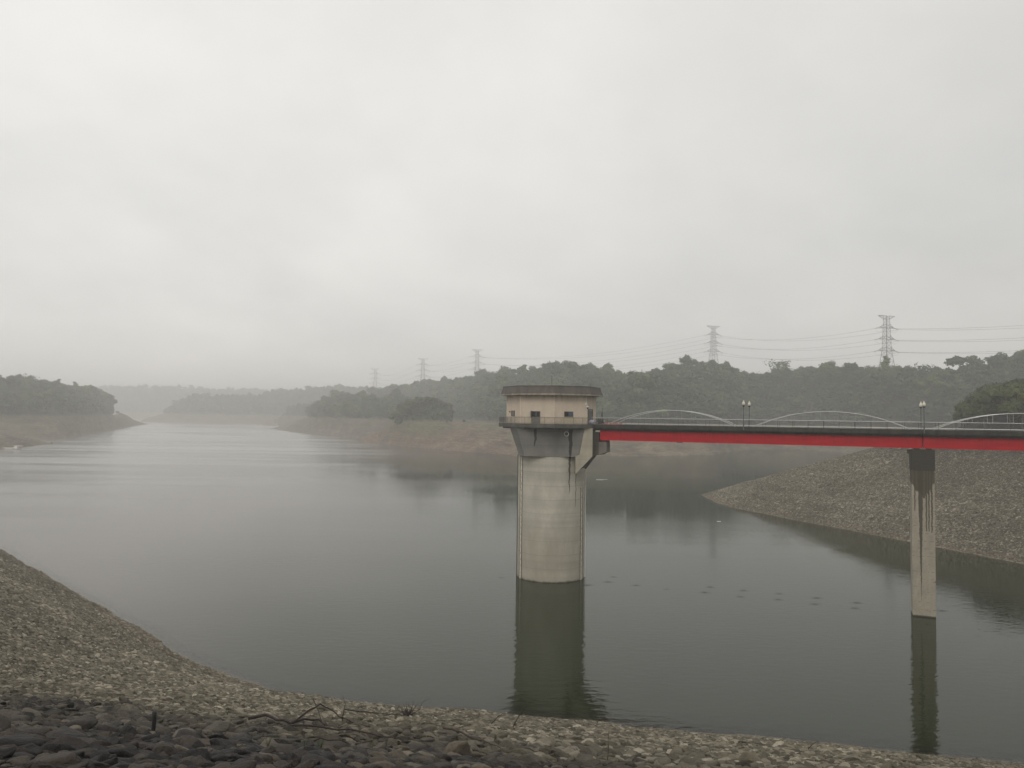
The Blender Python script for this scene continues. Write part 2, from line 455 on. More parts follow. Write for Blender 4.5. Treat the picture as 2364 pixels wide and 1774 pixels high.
# ------------------------------------------------------------------ hills: rows of (shore x, y, crest x, y, crest z, wooded)
HILL_MAIN = [(-417.3, 1650.0, -468.1, 1850.0, 18.4, 1 ),(-372.7, 1572.0, -427.5, 1800.4, 41.1, 1 ),(-330.8, 1495.0, -388.2, 1750.7, 51.8, 1 ),(-293.7, 1430.0, -350.4, 1701.1, 58.0, 1 ),(-258.8, 1365.0, -314.1, 1651.5, 61.8, 1 ),(-229.3, 1320.0, -281.6, 1614.7, 67.4, 1 ),(-202.3, 1281.0, -250.9, 1581.7, 72.8, 1 ),(-176.4, 1242.0, -221.2, 1548.8, 75.0, 1 ),(-151.8, 1203.0, -192.5, 1515.9, 77.9, 1 ),(-126.5, 1146.0, -164.8, 1482.9, 81.1, 1 ),(-102.8, 1087.5, -138.2, 1450.0, 80.7, 1 ),(-81.0, 1029.0, -109.5, 1378.5, 79.7, 1 ),(-60.2, 957.7, -83.1, 1307.0, 79.2, 1 ),(-41.5, 884.0, -59.0, 1235.5, 77.3, 1 ),(-24.9, 800.2, -38.2, 1196.1, 80.6, 1 ),(-10.8, 707.8, -18.6, 1159.4, 78.3, 1 ),(0.3, 629.6, -0.1, 1122.7, 74.2, 1 ),(9.4, 574.9, 17.1, 1086.0, 75.6, 1 ),(18.5, 574.7, 33.1, 1049.3, 76.9, 1 ),(27.6, 574.4, 48.0, 1012.6, 79.4, 1 ),(36.7, 574.1, 62.2, 983.0, 80.3, 1 ),(45.8, 573.9, 76.4, 964.8, 78.7, 1 ),(54.8, 573.6, 90.0, 946.6, 75.4, 1 ),(63.9, 573.3, 103.0, 928.4, 73.8, 1 ),(73.0, 573.1, 115.5, 910.2, 70.7, 1 ),(82.3, 574.7, 127.4, 892.0, 67.8, 1 ),(91.7, 576.9, 138.6, 873.8, 65.0, 1 ),(101.3, 579.1, 149.4, 855.6, 63.4, 1 ),(110.9, 581.3, 162.1, 851.3, 66.4, 1 ),(120.5, 583.5, 176.0, 853.1, 69.0, 1 ),(131.2, 589.9, 190.0, 855.0, 71.2, 1 ),(142.4, 597.6, 204.0, 856.8, 73.9, 1 ),(153.8, 605.2, 218.0, 858.7, 79.0, 1 ),(167.0, 618.6, 231.9, 859.6, 80.6, 1 ),(193.1, 675.8, 245.1, 857.9, 79.1, 1 ),(214.1, 709.7, 258.3, 856.3, 72.4, 1 ),(230.7, 726.5, 271.4, 854.7, 69.2, 1 ),(247.3, 741.9, 284.4, 853.0, 67.9, 1 ),(258.4, 740.0, 297.4, 851.4, 68.8, 1 ),(269.5, 738.2, 309.4, 847.2, 69.8, 1 ),(280.5, 736.4, 316.0, 829.1, 71.5, 1 ),(290.1, 731.2, 321.9, 810.9, 72.1, 1 ),(294.9, 714.7, 327.3, 792.8, 71.9, 1 ),(299.2, 698.3, 332.2, 774.7, 69.4, 1 ),(302.9, 681.8, 336.4, 756.5, 69.3, 1 ),(306.2, 665.3, 340.1, 738.4, 69.2, 1 ),(308.9, 648.9, 343.2, 720.2, 68.9, 1 ),(311.6, 633.6, 345.7, 702.1, 68.8, 1 ),(314.7, 619.7, 353.3, 695.0, 68.0, 1 ),(317.2, 605.9, 361.4, 689.4, 64.4, 1 ),(319.3, 592.0, 369.3, 683.8, 62.5, 1 ),(321.0, 578.1, 377.0, 678.2, 61.3, 1 ),(322.3, 564.3, 384.6, 672.5, 61.1, 1 ),(324.5, 552.8, 392.0, 666.9, 66.1, 1 ),(327.0, 542.4, 399.2, 661.3, 67.2, 1 ),(329.2, 532.0, 407.3, 657.3, 68.2, 1 ),(331.0, 521.6, 415.6, 653.9, 68.3, 1 ),(332.5, 511.2, 423.7, 650.4, 69.3, 1 ),(333.7, 500.8, 431.8, 646.9, 73.3, 1 ),(337.0, 494.0, 439.8, 643.5, 75.3, 1 ),(340.3, 487.5, 447.6, 640.0, 77.1, 1 ),(343.4, 481.0, 455.7, 636.9, 79.0, 1 ),(346.2, 474.5, 463.6, 633.9, 80.8, 1 ),(348.9, 468.0, 471.4, 630.8, 81.7, 1 ),(351.4, 461.5, 479.1, 627.8, 82.6, 1 ),(353.7, 455.0, 486.8, 624.7, 83.5, 1 ),(356.9, 450.0, 494.3, 621.6, 84.4, 1 ),(364.0, 450.0, 502.9, 620.0, 84.8, 1 ),(369.0, 450.0, 509.7, 620.0, 84.8, 1 ),(385.5, 450.0, 532.5, 620.0, 84.8, 1 ),(401.9, 450.0, 555.3, 620.0, 84.8, 1 ),(418.4, 450.0, 578.1, 620.0, 84.8, 1 ),(434.9, 450.0, 600.9, 620.0, 84.8, 1 ),(451.3, 450.0, 623.6, 620.0, 84.8, 1 ),(467.8, 450.0, 646.4, 620.0, 84.8, 1 ),(484.3, 450.0, 669.2, 620.0, 84.3, 1 ),(500.8, 450.0, 691.9, 620.0, 83.8, 1 ),(517.2, 450.0, 714.7, 620.0, 83.4, 1 ),(533.7, 450.0, 737.5, 620.0, 82.9, 1 ),(550.2, 450.0, 760.2, 620.0, 82.4, 1 ),(566.7, 450.0, 783.0, 620.0, 82.0, 1 ),(583.1, 450.0, 805.7, 620.0, 81.5, 1 ),(599.6, 450.0, 828.5, 620.0, 81.1, 1 ),(616.1, 450.0, 851.2, 620.0, 80.6, 1)]
HILL_KNOLL = [(-173.2, 835.8, -172.7, 836.0, 1.0, 0.0 ),(-165.6, 823.2, -166.0, 828.0, 1.3, 0.0 ),(-146.4, 787.5, -149.8, 808.0, 8.1, 0.0 ),(-128.8, 754.9, -134.2, 788.0, 15.0, 0.0 ),(-112.7, 724.8, -119.5, 768.0, 24.2, 1.0 ),(-98.3, 700.8, -107.3, 763.0, 33.1, 1.0 ),(-85.1, 680.8, -95.1, 758.0, 37.8, 1.0 ),(-72.6, 661.9, -82.8, 750.9, 38.7, 1.0 ),(-60.9, 644.1, -70.3, 740.6, 34.9, 1.0 ),(-47.6, 623.8, -55.6, 728.2, 21.7, 0.5555555555555556 ),(-35.1, 605.7, -41.3, 713.8, 25.6, 0.0 ),(-23.4, 590.2, -27.5, 695.4, 24.1, 0.0 ),(-10.5, 573.1, -12.3, 673.8, 22.8, 0.0 ),(1.7, 557.0, 2.0, 652.3, 21.6, 0.0 ),(8.3, 545.9, 9.8, 640.0, 20.3, 0.0)]
HILL_HEADLAND = [(-427.8, 1349.8, -443.0, 1400.0, 1.0, 0.0 ),(-435.5, 1393.0, -435.4, 1394.6, 1.7, 0.0 ),(-388.7, 1288.5, -416.1, 1380.8, 6.3, 0.0 ),(-344.3, 1189.4, -395.0, 1365.4, 12.6, 0.0 ),(-311.1, 1121.8, -374.2, 1350.0, 18.8, 0.0 ),(-291.8, 1088.3, -359.3, 1339.3, 23.3, 1.0 ),(-262.2, 1036.7, -334.7, 1321.4, 36.6, 1.0 ),(-228.6, 974.2, -305.7, 1300.0, 45.1, 1.0 ),(-198.2, 915.8, -278.4, 1283.3, 49.3, 1.0 ),(-173.6, 876.5, -251.5, 1266.7, 42.3, 1.0 ),(-152.2, 846.2, -225.3, 1250.0, 41.0, 1.0 ),(-132.1, 817.9, -199.7, 1233.3, 42.5, 1.0 ),(-114.1, 796.2, -174.8, 1216.7, 42.5, 1.0 ),(-97.2, 777.9, -150.4, 1200.0, 41.0, 1.0)]
HILL_BACK_POINT = [(-595.1, 1791.7, -613.9, 1850.0, 1.0, 0.0 ),(-613.5, 1867.8, -603.7, 1839.5, 1.6, 0.0 ),(-564.4, 1798.2, -563.9, 1797.5, 11.3, 0.0 ),(-526.1, 1744.1, -531.7, 1762.5, 25.0, 0.0 ),(-498.9, 1705.6, -508.4, 1736.2, 32.5, 1.0 ),(-472.9, 1668.7, -485.2, 1710.0, 38.2, 1.0 ),(-443.7, 1635.9, -454.9, 1675.0, 40.3, 1.0 ),(-401.9, 1588.9, -411.0, 1622.5, 43.0, 1.0 ),(-362.5, 1544.6, -369.1, 1570.0, 45.3, 1.0 ),(-313.2, 1489.2, -316.1, 1500.0, 46.5, 1.0)]
HILL_CENTRE_FAR = [(-998.4, 2048.2, -1061.6, 2178.8, 2.9, 0.0 ),(-972.9, 2041.8, -1035.9, 2174.2, 13.5, 0.0 ),(-947.5, 2035.4, -1010.3, 2169.8, 16.4, 1.0 ),(-922.3, 2028.9, -984.9, 2165.2, 28.6, 1.0 ),(-897.2, 2022.5, -959.6, 2160.8, 42.1, 1.0 ),(-872.2, 2016.1, -934.3, 2156.2, 53.7, 1.0 ),(-847.4, 2009.6, -909.0, 2151.8, 63.3, 1.0 ),(-822.8, 2003.2, -886.3, 2153.9, 65.6, 1.0 ),(-798.2, 1996.8, -865.1, 2160.4, 62.0, 1.0 ),(-773.8, 1990.4, -844.0, 2166.8, 65.1, 1.0 ),(-749.6, 1983.9, -822.7, 2173.2, 68.6, 1.0 ),(-725.5, 1977.5, -801.2, 2179.6, 69.0, 1.0 ),(-701.5, 1971.1, -779.6, 2186.1, 68.5, 1.0 ),(-677.7, 1964.6, -757.8, 2192.5, 68.0, 1.0 ),(-654.0, 1958.2, -735.8, 2198.9, 67.5, 1.0 ),(-630.4, 1951.8, -736.4, 2275.0, 73.6, 1.0 ),(-607.7, 1947.7, -739.8, 2365.0, 84.7, 1.0 ),(-585.4, 1944.5, -723.2, 2395.8, 87.5, 1.0 ),(-563.2, 1941.2, -694.9, 2388.8, 88.4, 1.0 ),(-541.0, 1938.0, -666.8, 2381.9, 90.7, 1.0 ),(-518.9, 1934.8, -638.8, 2375.0, 93.1, 1.0 ),(-496.8, 1931.6, -611.0, 2368.1, 95.4, 1.0 ),(-474.8, 1928.4, -583.3, 2361.2, 97.7, 1.0 ),(-452.9, 1925.2, -555.8, 2354.2, 100.9, 1.0 ),(-431.1, 1922.0, -528.5, 2347.3, 102.2, 1.0 ),(-409.3, 1918.8, -501.1, 2340.4, 99.5, 1.0 ),(-387.6, 1915.5, -474.0, 2333.5, 96.9, 1.0 ),(-366.0, 1912.3, -446.9, 2326.5, 94.0, 1.0 ),(-344.5, 1909.1, -420.1, 2319.6, 93.4, 1.0 ),(-323.0, 1905.9, -393.4, 2312.7, 92.7, 1.0 ),(-301.6, 1902.7, -366.9, 2305.8, 92.1, 1.0)]
HILL_FARTHEST = [(-2310.9, 2700.0, -2829.2, 3300.0, 83.7, 1 ),(-2224.6, 2715.0, -2712.7, 3305.0, 87.0, 1 ),(-2137.1, 2730.0, -2595.8, 3310.0, 90.3, 1 ),(-2048.6, 2745.0, -2478.5, 3315.0, 93.6, 1 ),(-1958.9, 2760.0, -2360.9, 3320.0, 97.0, 1 ),(-1868.2, 2775.0, -2242.9, 3325.0, 100.3, 1 ),(-1776.3, 2790.0, -2124.5, 3330.0, 104.7, 1 ),(-1683.4, 2805.0, -2005.8, 3335.0, 109.1, 1 ),(-1589.3, 2820.0, -1886.7, 3340.0, 113.6, 1 ),(-1494.2, 2835.0, -1767.4, 3345.0, 123.5, 1 ),(-1398.0, 2850.0, -1647.2, 3350.0, 119.1, 1 ),(-1300.6, 2865.0, -1526.8, 3355.0, 118.8, 1 ),(-1202.2, 2880.0, -1406.0, 3360.0, 118.6, 1 ),(-1102.6, 2895.0, -1284.8, 3365.0, 115.5, 1 ),(-1002.0, 2910.0, -1163.2, 3370.0, 112.5, 1 ),(-900.2, 2925.0, -1041.3, 3375.0, 109.4, 1 ),(-797.4, 2940.0, -919.2, 3380.0, 111.2, 1 ),(-693.4, 2955.0, -796.6, 3385.0, 112.9, 1 ),(-588.4, 2970.0, -673.7, 3390.0, 114.7, 1 ),(-482.2, 2985.0, -550.4, 3395.0, 116.5, 1)]
HILL_LEFT = [(-498.9, 600.0, -751.0, 900.0, 64.8, 1.0 ),(-477.1, 619.0, -710.7, 919.2, 61.2, 1.0 ),(-457.9, 634.3, -676.8, 934.6, 58.0, 1.0 ),(-452.0, 648.0, -659.2, 942.3, 56.1, 1.0 ),(-457.8, 680.0, -641.3, 950.0, 54.1, 1.0 ),(-456.1, 696.4, -632.1, 962.5, 53.7, 1.0 ),(-453.8, 712.7, -622.4, 975.0, 52.9, 1.0 ),(-450.9, 729.1, -612.2, 987.5, 50.7, 1.0 ),(-452.5, 754.0, -601.5, 1000.0, 47.0, 1.0 ),(-467.6, 803.6, -622.3, 1067.2, 47.0, 1.0 ),(-502.1, 890.9, -640.6, 1134.4, 47.2, 1.0 ),(-537.7, 980.5, -653.9, 1190.4, 42.5, 1.0 ),(-569.0, 1061.2, -663.1, 1235.2, 35.3, 1.0 ),(-598.3, 1141.8, -671.1, 1280.0, 23.2, 1.0 ),(-645.6, 1256.9, -710.3, 1382.5, 25.2, 0.0 ),(-718.9, 1438.9, -759.8, 1521.1, 14.9, 0.0 ),(-778.6, 1597.1, -799.8, 1641.6, 6.1, 0.0 ),(-815.2, 1700.0, -824.1, 1720.0, 1.0, 0.0)]
HILL_SPIT = [(-373.1, 500.0, -417.4, 560.0, 11.4, 0.0 ),(-371.2, 523.0, -407.5, 575.0, 10.8, 0.0 ),(-369.0, 538.3, -400.4, 585.0, 10.4, 0.0 ),(-367.6, 546.0, -396.6, 590.0, 10.3, 0.0 ),(-371.1, 561.3, -397.1, 601.7, 9.3, 0.0 ),(-374.2, 576.7, -397.3, 613.3, 8.4, 0.0 ),(-376.9, 592.0, -397.2, 625.0, 6.5, 0.0 ),(-384.8, 616.2, -398.4, 639.2, 4.1, 0.0 ),(-390.4, 634.4, -399.1, 649.9, 1.9, 0.0 ),(-394.9, 650.2, -399.5, 659.2, 1.0, 0.0 ),(-396.3, 655.0, -399.6, 662.0, 1.0, 0.0)]


def resample(cols, step=14.0):
    c = np.array(cols, float)
    d = np.maximum(np.hypot(np.diff(c[:, 0]), np.diff(c[:, 1])), np.hypot(np.diff(c[:, 2]), np.diff(c[:, 3])))
    s = np.concatenate([[0], np.cumsum(d)])
    n = max(8, int(s[-1] / step))
    t = np.linspace(0, s[-1], n)
    return np.stack([np.interp(t, s, c[:, k]) for k in range(6)], -1)

def hill(name, cols, step=14.0, bank=55.0, rough=3.0, seed=1, back=260.0, full=24.0, mat=None):
    c = resample(cols, step)
    S = c[:, 0:2]; C = c[:, 2:4]; zc = c[:, 4]
    d = C - S; L = np.maximum(np.linalg.norm(d, axis=1), 1.0); u = d / L[:, None]
    rows = []
    # underwater toe, shore, bank rows, slope rows, crest, back rows
    rows.append((S - u * 40, np.full(len(c), -12.0)))
    rows.append((S, np.zeros(len(c))))
    bw = np.minimum(bank, L * 0.5); zb = np.minimum(full, zc * 0.72)
    for t in np.linspace(0.06, 1.0, 16):
        gully = vnoise(np.arange(len(c)) * step, np.zeros(len(c)), 24, seed + 7) * 3.4 + vnoise(np.arange(len(c)) * step, np.zeros(len(c)), 9, seed + 8) * 1.6
        zt = zb * (t ** 1.15 + 0.030 * math.sin(t * 2 * PI * 4)) + gully * math.sin(t * PI) * np.minimum(1, zb / 20)
        rows.append((S + u * (bw * t)[:, None], np.maximum(zt, 0.25)))
    nr = max(4, int(np.median(L - bw) / step))
    for k in range(1, nr + 1):
        t = k / nr
        rows.append((S + u * (bw + (L - bw) * t)[:, None], zb + (zc - zb) * (math.sin(t * PI / 2) ** 1.1)))
    nb = max(3, int(back / step / 1.6))
    for k in range(1, nb + 1):
        t = k / nb
        rows.append((C + u * (back * t), zc + (-12.0 - zc) * t ** 1.6))
    P = np.zeros((len(c), len(rows), 3)); wood = np.zeros((len(c), len(rows)))
    for j, (xy, z) in enumerate(rows):
        P[:, j, :2] = xy; P[:, j, 2] = z; wood[:, j] = c[:, 5]
    X, Y, Z = P[..., 0], P[..., 1], P[..., 2]
    amp = np.clip(Z / 12.0, 0, 1)
    P[..., 2] = Z + amp * rough * (1.6 * vnoise(X, Y, 70, seed) + 0.9 * vnoise(X, Y, 28, seed + 1) + 0.5 * vnoise(X, Y, 12, seed + 2))
    j = 1
    sh = 9 * vnoise(X[:, 1], Y[:, 1], 33, seed + 5)
    P[:, 1:4, :2] += (u * sh[:, None])[:, None, :] * np.array([1, .8, .5])[None, :, None]
    o = make_obj(name, grid_mesh(name, P), mat or M_SOIL)
    tag(o, kind='structure')
    return P, wood, len(rows) - nb - 1

def scatter(P, wood, jmax, spacing, zmin=23.0, seed=0):
    """points on the wooded part of a hill: (x, y, z)"""
    rng = np.random.default_rng(seed)
    A = P[:-1, :-1]; B = P[1:, :-1]; Cc = P[:-1, 1:]; D = P[1:, 1:]
    ar = np.linalg.norm(np.cross(B - A, Cc - A), axis=-1)
    ar[:, jmax:] *= 1.0
    n = rng.poisson(ar / spacing ** 2 * (wood[:-1, :-1] > 0.35))
    i, j = np.nonzero(n)
    rep = n[i, j]
    i = np.repeat(i, rep); j = np.repeat(j, rep)
    s = rng.random((len(i), 1)); t = rng.random((len(i), 1))
    Q = A[i, j] * (1 - s) * (1 - t) + B[i, j] * s * (1 - t) + Cc[i, j] * (1 - s) * t + D[i, j] * s * t
    keep = (Q[:, 2] > zmin + 1.5 * vnoise(Q[:, 0], Q[:, 1], 15, 9)) & (j < jmax + 2)
    return Q[keep]

H = {}
H['main'] = hill('hill', HILL_MAIN, 13, seed=11, rough=3.2)
H['knoll'] = hill('hill', HILL_KNOLL, 9, seed=21, rough=1.6, back=90, mat=M_SOIL_RED)
H['head'] = hill('hill', HILL_HEADLAND, 12, seed=31, rough=2.0, back=160, mat=M_SOIL_GREY)
H['point'] = hill('hill', HILL_BACK_POINT, 14, seed=41, rough=2.0, back=160)
H['centre'] = hill('hill', HILL_CENTRE_FAR, 22, seed=51, rough=3.0, back=200)
H['far'] = hill('hill', HILL_FARTHEST, 60, seed=61, rough=5.0, back=300)
H['left'] = hill('hill', HILL_LEFT, 14, seed=71, rough=2.6)
H['spit'] = hill('hill', HILL_SPIT, 8, seed=81, rough=1.2, back=60, bank=30)

# ------------------------------------------------------------------ water
def water_mat():
    m = Mat('reservoir_water')
    p = m.pos()
    at = m.node('ShaderNodeAttribute', attribute_name='depth')
    murk = m.math('SUBTRACT', 1.0, m.math('POWER', 2.718, m.math('MULTIPLY', at.outputs['Fac'], -1.7)), clamp=True)
    body = m.node('ShaderNodeBsdfDiffuse'); body.inputs['Color'].default_value = WATER_BODY
    tr = m.node('ShaderNodeBsdfTransparent'); tr.inputs['Color'].default_value = (0.80, 0.84, 0.72, 1)
    mix1 = m.node('ShaderNodeMixShader')
    m.link(murk, mix1.inputs[0]); m.link(tr.outputs[0], mix1.inputs[1]); m.link(body.outputs[0], mix1.inputs[2])
    gl = m.node('ShaderNodeBsdfGlossy'); gl.inputs['Roughness'].default_value = 0.035
    # wind-ruffled water towards the left and far end, calm in the lee of the right-hand hills
    sx = m.sep(p)
    lee = m.math('ADD', m.math('SUBTRACT', m.math('MULTIPLY', sx[1], -0.12), sx[0]), m.math('MULTIPLY', m.noise(m.scaled(p, (0.006, 0.012, 1)), 1.0, 4, 0.6), 160.0))
    ruf = m.mrange(lee, 30.0, 190.0, 0.0, 1.0, smooth=True)
    strk = m.noise(m.scaled(p, (0.004, 0.022, 1)), 1.0, 3, 0.55, 0.8)
    stk = m.mrange(strk, 0.40, 0.62, 0.72, 1.15, smooth=True)
    m.link(m.math('ADD', m.math('MULTIPLY', m.math('MULTIPLY', ruf, stk), 0.18), 0.035), gl.inputs['Roughness'])
    # paler body colour: some silt at the left shore, plus painted-in sky brightness
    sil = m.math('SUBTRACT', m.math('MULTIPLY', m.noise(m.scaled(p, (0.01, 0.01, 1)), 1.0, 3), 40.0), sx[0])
    silt = m.mrange(sil, 26.0, 110.0, 0.0, 1.0, smooth=True)  # mask serves shore silt and the painted sky brightness alike
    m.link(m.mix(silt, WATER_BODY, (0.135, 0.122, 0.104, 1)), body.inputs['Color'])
    # wavelets: fine wind ripples, broken by calm and ruffled patches
    pat = m.mrange(m.noise(m.scaled(p, (0.0035, 0.014, 1)), 1.0, 4, 0.6, 0.6), 0.40, 0.64, 0.10, 1.5)
    pat = m.math('MULTIPLY', pat, m.mrange(strk, 0.40, 0.62, 0.7, 1.2))
    r1 = m.noise(m.scaled(p, (0.55, 1.1, 1)), 1.0, 2, 0.5)
    r2 = m.noise(m.scaled(p, (1.6, 3.0, 1)), 1.0, 2, 0.5)
    hgt = m.math('ADD', m.math('MULTIPLY', r1, 1.0), m.math('MULTIPLY', r2, 0.3))
    bmp = m.node('ShaderNodeBump'); bmp.inputs['Strength'].default_value = 1.0
    m.link(m.math('MULTIPLY', hgt, pat), bmp.inputs['Height']); bmp.inputs['Distance'].default_value = WAVE
    m.link(bmp.outputs[0], gl.inputs['Normal'])
    fr = m.node('ShaderNodeFresnel'); fr.inputs['IOR'].default_value = 1.37
    m.link(bmp.outputs[0], fr.inputs['Normal'])
    mix2 = m.node('ShaderNodeMixShader')
    m.link(fr.outputs[0], mix2.inputs[0]); m.link(mix1.outputs[0], mix2.inputs[1]); m.link(gl.outputs[0], mix2.inputs[2])
    m.link(mix2.outputs[0], m.out.inputs['Surface'])
    m.t.nodes.remove(m.bs)
    return m.m
WATER_BODY = (0.010, 0.016, 0.003, 1)
WAVE = 0.028
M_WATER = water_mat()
xs = np.concatenate([[-4000, -2500, -1200, -600, -300, -180], np.arange(-140, 141, 1.0), [170, 220, 300, 500, 900, 2000, 4000]])
ys = np.concatenate([[-380, -100, 0], np.arange(30, 321, 1.0), [360, 450, 600, 1000, 1600, 2600, 5000]])
WX, WY = np.meshgrid(xs, ys, indexing='ij')
depth = np.maximum(0.0, -np.maximum(h_dam(WX, WY), np.where((WX > 58) & (WY > 24), h_rip(WX, WY), -9)))
wm = grid_mesh('water', np.stack([WX, WY, np.zeros_like(WX)], -1))
a = wm.attributes.new('depth', 'FLOAT', 'POINT'); a.data.foreach_set('value', depth.reshape(-1).astype(np.float32))
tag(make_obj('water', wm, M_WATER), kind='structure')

# ------------------------------------------------------------------ instancing of countless small pieces
def instancer(name, pts, rot, scl, idx, protos, label=None, parent=None):
    me = bpy.data.meshes.new(name)
    me.vertices.add(len(pts)); me.vertices.foreach_set('co', np.asarray(pts, np.float32).reshape(-1))
    for nm, arr, ty, key in (('rot', rot, 'FLOAT_VECTOR', 'vector'), ('scl', scl, 'FLOAT_VECTOR', 'vector'), ('idx', idx, 'INT', 'value')):
        a = me.attributes.new(nm, ty, 'POINT')
        a.data.foreach_set(key, np.asarray(arr, np.int32 if ty == 'INT' else np.float32).reshape(-1))
    me.update()
    o = make_obj(name, me, None, parent)
    c = bpy.data.collections.new(name + '_kinds')
    for q in protos: c.objects.link(q)
    ng = bpy.data.node_groups.new(name, 'GeometryNodeTree')
    ng.interface.new_socket('Geometry', in_out='INPUT', socket_type='NodeSocketGeometry')
    ng.interface.new_socket('Geometry', in_out='OUTPUT', socket_type='NodeSocketGeometry')
    N = ng.nodes; Lk = ng.links
    gi = N.new('NodeGroupInput'); go = N.new('NodeGroupOutput')
    ci = N.new('GeometryNodeCollectionInfo'); ci.inputs['Collection'].default_value = c
    ci.inputs['Separate Children'].default_value = True; ci.inputs['Reset Children'].default_value = True
    ip = N.new('GeometryNodeInstanceOnPoints'); ip.inputs['Pick Instance'].default_value = True
    Lk.new(gi.outputs[0], ip.inputs['Points']); Lk.new(ci.outputs[0], ip.inputs['Instance'])
    for nm, ty, sock in (('rot', 'FLOAT_VECTOR', 'Rotation'), ('scl', 'FLOAT_VECTOR', 'Scale'), ('idx', 'INT', 'Instance Index')):
        at = N.new('GeometryNodeInputNamedAttribute'); at.data_type = ty; at.inputs['Name'].default_value = nm
        src = at.outputs['Attribute']
        if nm == 'rot':
            er = N.new('FunctionNodeEulerToRotation'); Lk.new(src, er.inputs[0]); src = er.outputs[0]
        Lk.new(src, ip.inputs[sock])
    Lk.new(ip.outputs[0], go.inputs[0])
    md = o.modifiers.new('scatter', 'NODES'); md.node_group = ng
    tag(o, label, kind='stuff')
    return o

# ------------------------------------------------------------------ stones
def stone_mesh(seed, sub=2):
    bm = bmesh.new()
    bmesh.ops.create_icosphere(bm, subdivisions=sub, radius=0.5)
    rs = random.Random(seed)
    planes = []
    for k in range(9):
        n = Vector((rs.uniform(-1, 1), rs.uniform(-1, 1), rs.uniform(-1, 1))).normalized()
        planes.append((n, rs.uniform(0.25, 0.40)))
    off = Vector((seed * 3.1, seed * 1.7, 0))
    for v in bm.verts:
        p = v.co * (1 + 0.35 * noise.noise(v.co * 2.2 + off))
        for n, d in planes:
            e = p.dot(n) - d
            if e > 0: p = p - n * (e * 0.97)
        v.co = Vector((p.x * 1.25, p.y * 0.95, p.z * 0.62))
    me = bpy.data.meshes.new('stone')
    bm.to_mesh(me); bm.free()
    me.polygons.foreach_set('use_smooth', [False] * len(me.polygons))
    me.materials.append(M_STONE)
    return me
STONES = [stone_mesh(k) for k in range(10)]
STONES_FINE = [stone_mesh(k + 50, 3) for k in range(8)]
for me in STONES_FINE: me.polygons.foreach_set('use_smooth', [True] * len(me.polygons))

def normals_of(hf, x, y, e=0.8):
    gxv = (hf(x + e, y) - hf(x - e, y)) / (2 * e); gyv = (hf(x, y + e) - hf(x, y - e)) / (2 * e)
    n = np.stack([-gxv, -gyv, np.ones_like(x)], -1)
    return n / np.linalg.norm(n, axis=1)[:, None]

def stones_on(hf, region, spacing, size, seed, keep):
    rng = np.random.default_rng(seed)
    x0, x1, y0, y1 = region
    X, Y = np.meshgrid(np.arange(x0, x1, spacing), np.arange(y0, y1, spacing), indexing='ij')
    X = X + (np.arange(X.shape[1])[None, :] % 2) * spacing * 0.5
    X = (X + rng.uniform(-.42, .42, X.shape) * spacing).ravel(); Y = (Y + rng.uniform(-.42, .42, Y.shape) * spacing).ravel()
    m = keep(X, Y); X, Y = X[m], Y[m]
    Z = hf(X, Y)
    m = (Z > -2.0); X, Y, Z = X[m], Y[m], Z[m]
    n = normals_of(hf, X, Y)
    tilt = rng.normal(0, 0.28, (len(X), 2))
    rx = -np.arcsin(np.clip(n[:, 1], -1, 1)) + tilt[:, 0]
    ry = np.arctan2(n[:, 0], n[:, 2]) + tilt[:, 1]
    # stones lie with their flat side on the slope: yaw first, then tilt (euler xyz with small yaw spread)
    rz = rng.uniform(-0.9, 0.9, len(X)) + PI * rng.integers(0, 2, len(X))
    rot = np.stack([rx, ry, np.zeros_like(rz)], -1)
    s = size * np.exp(np.clip(rng.normal(0, 0.30, len(X)), -.7, .55))
    big = rng.random(len(X)) < 0.05
    s = np.where(big, s * 1.4, s) * (1 + 0.7 * vnoise(X, Y, 13, 8))
    scl = np.stack([s * rng.uniform(.85, 1.35, len(X)), s * rng.uniform(.75, 1.15, len(X)), s * rng.uniform(.7, 1.25, len(X))], -1)
    pts = np.stack([X, Y, Z + s * 0.10 + rng.uniform(-.05, .07, len(X)) * size], -1)
    return pts, rot, scl, rz

def in_view(x, y, margin=0.06):
    return (x < 0.80 * y + 6) & (x > -0.84 * y - 6)

EULER = []
def full_rot(rot, rz):
    """combine yaw about the stone's own axis with the slope tilt"""
    out = np.zeros_like(rot)
    for i in range(len(rot)):
        m = Matrix.Rotation(rot[i, 1], 3, 'Y') @ Matrix.Rotation(rot[i, 0], 3, 'X') @ Matrix.Rotation(rz[i], 3, 'Z')
        out[i] = m.to_euler()
    return out

keep_front = lambda x, y: in_view(x, y) & (y > 5.5) & (y < 175) & ((x + y * 0.98 < 62) | (y + 0.205 * x < 82)) 
pts, rot, scl, rz = stones_on(h_dam, (-130, 66, 5.5, 175), 0.205, 0.27, 3, keep_front)
rot = full_rot(rot, rz)
dist = np.linalg.norm(pts - np.array([0, 0, EYE]), axis=1)
vis = (np.abs(pts[:, 0]) < 0.665 * pts[:, 1]) & (pts[:, 2] < EYE - 0.40 * pts[:, 1] * 0 )
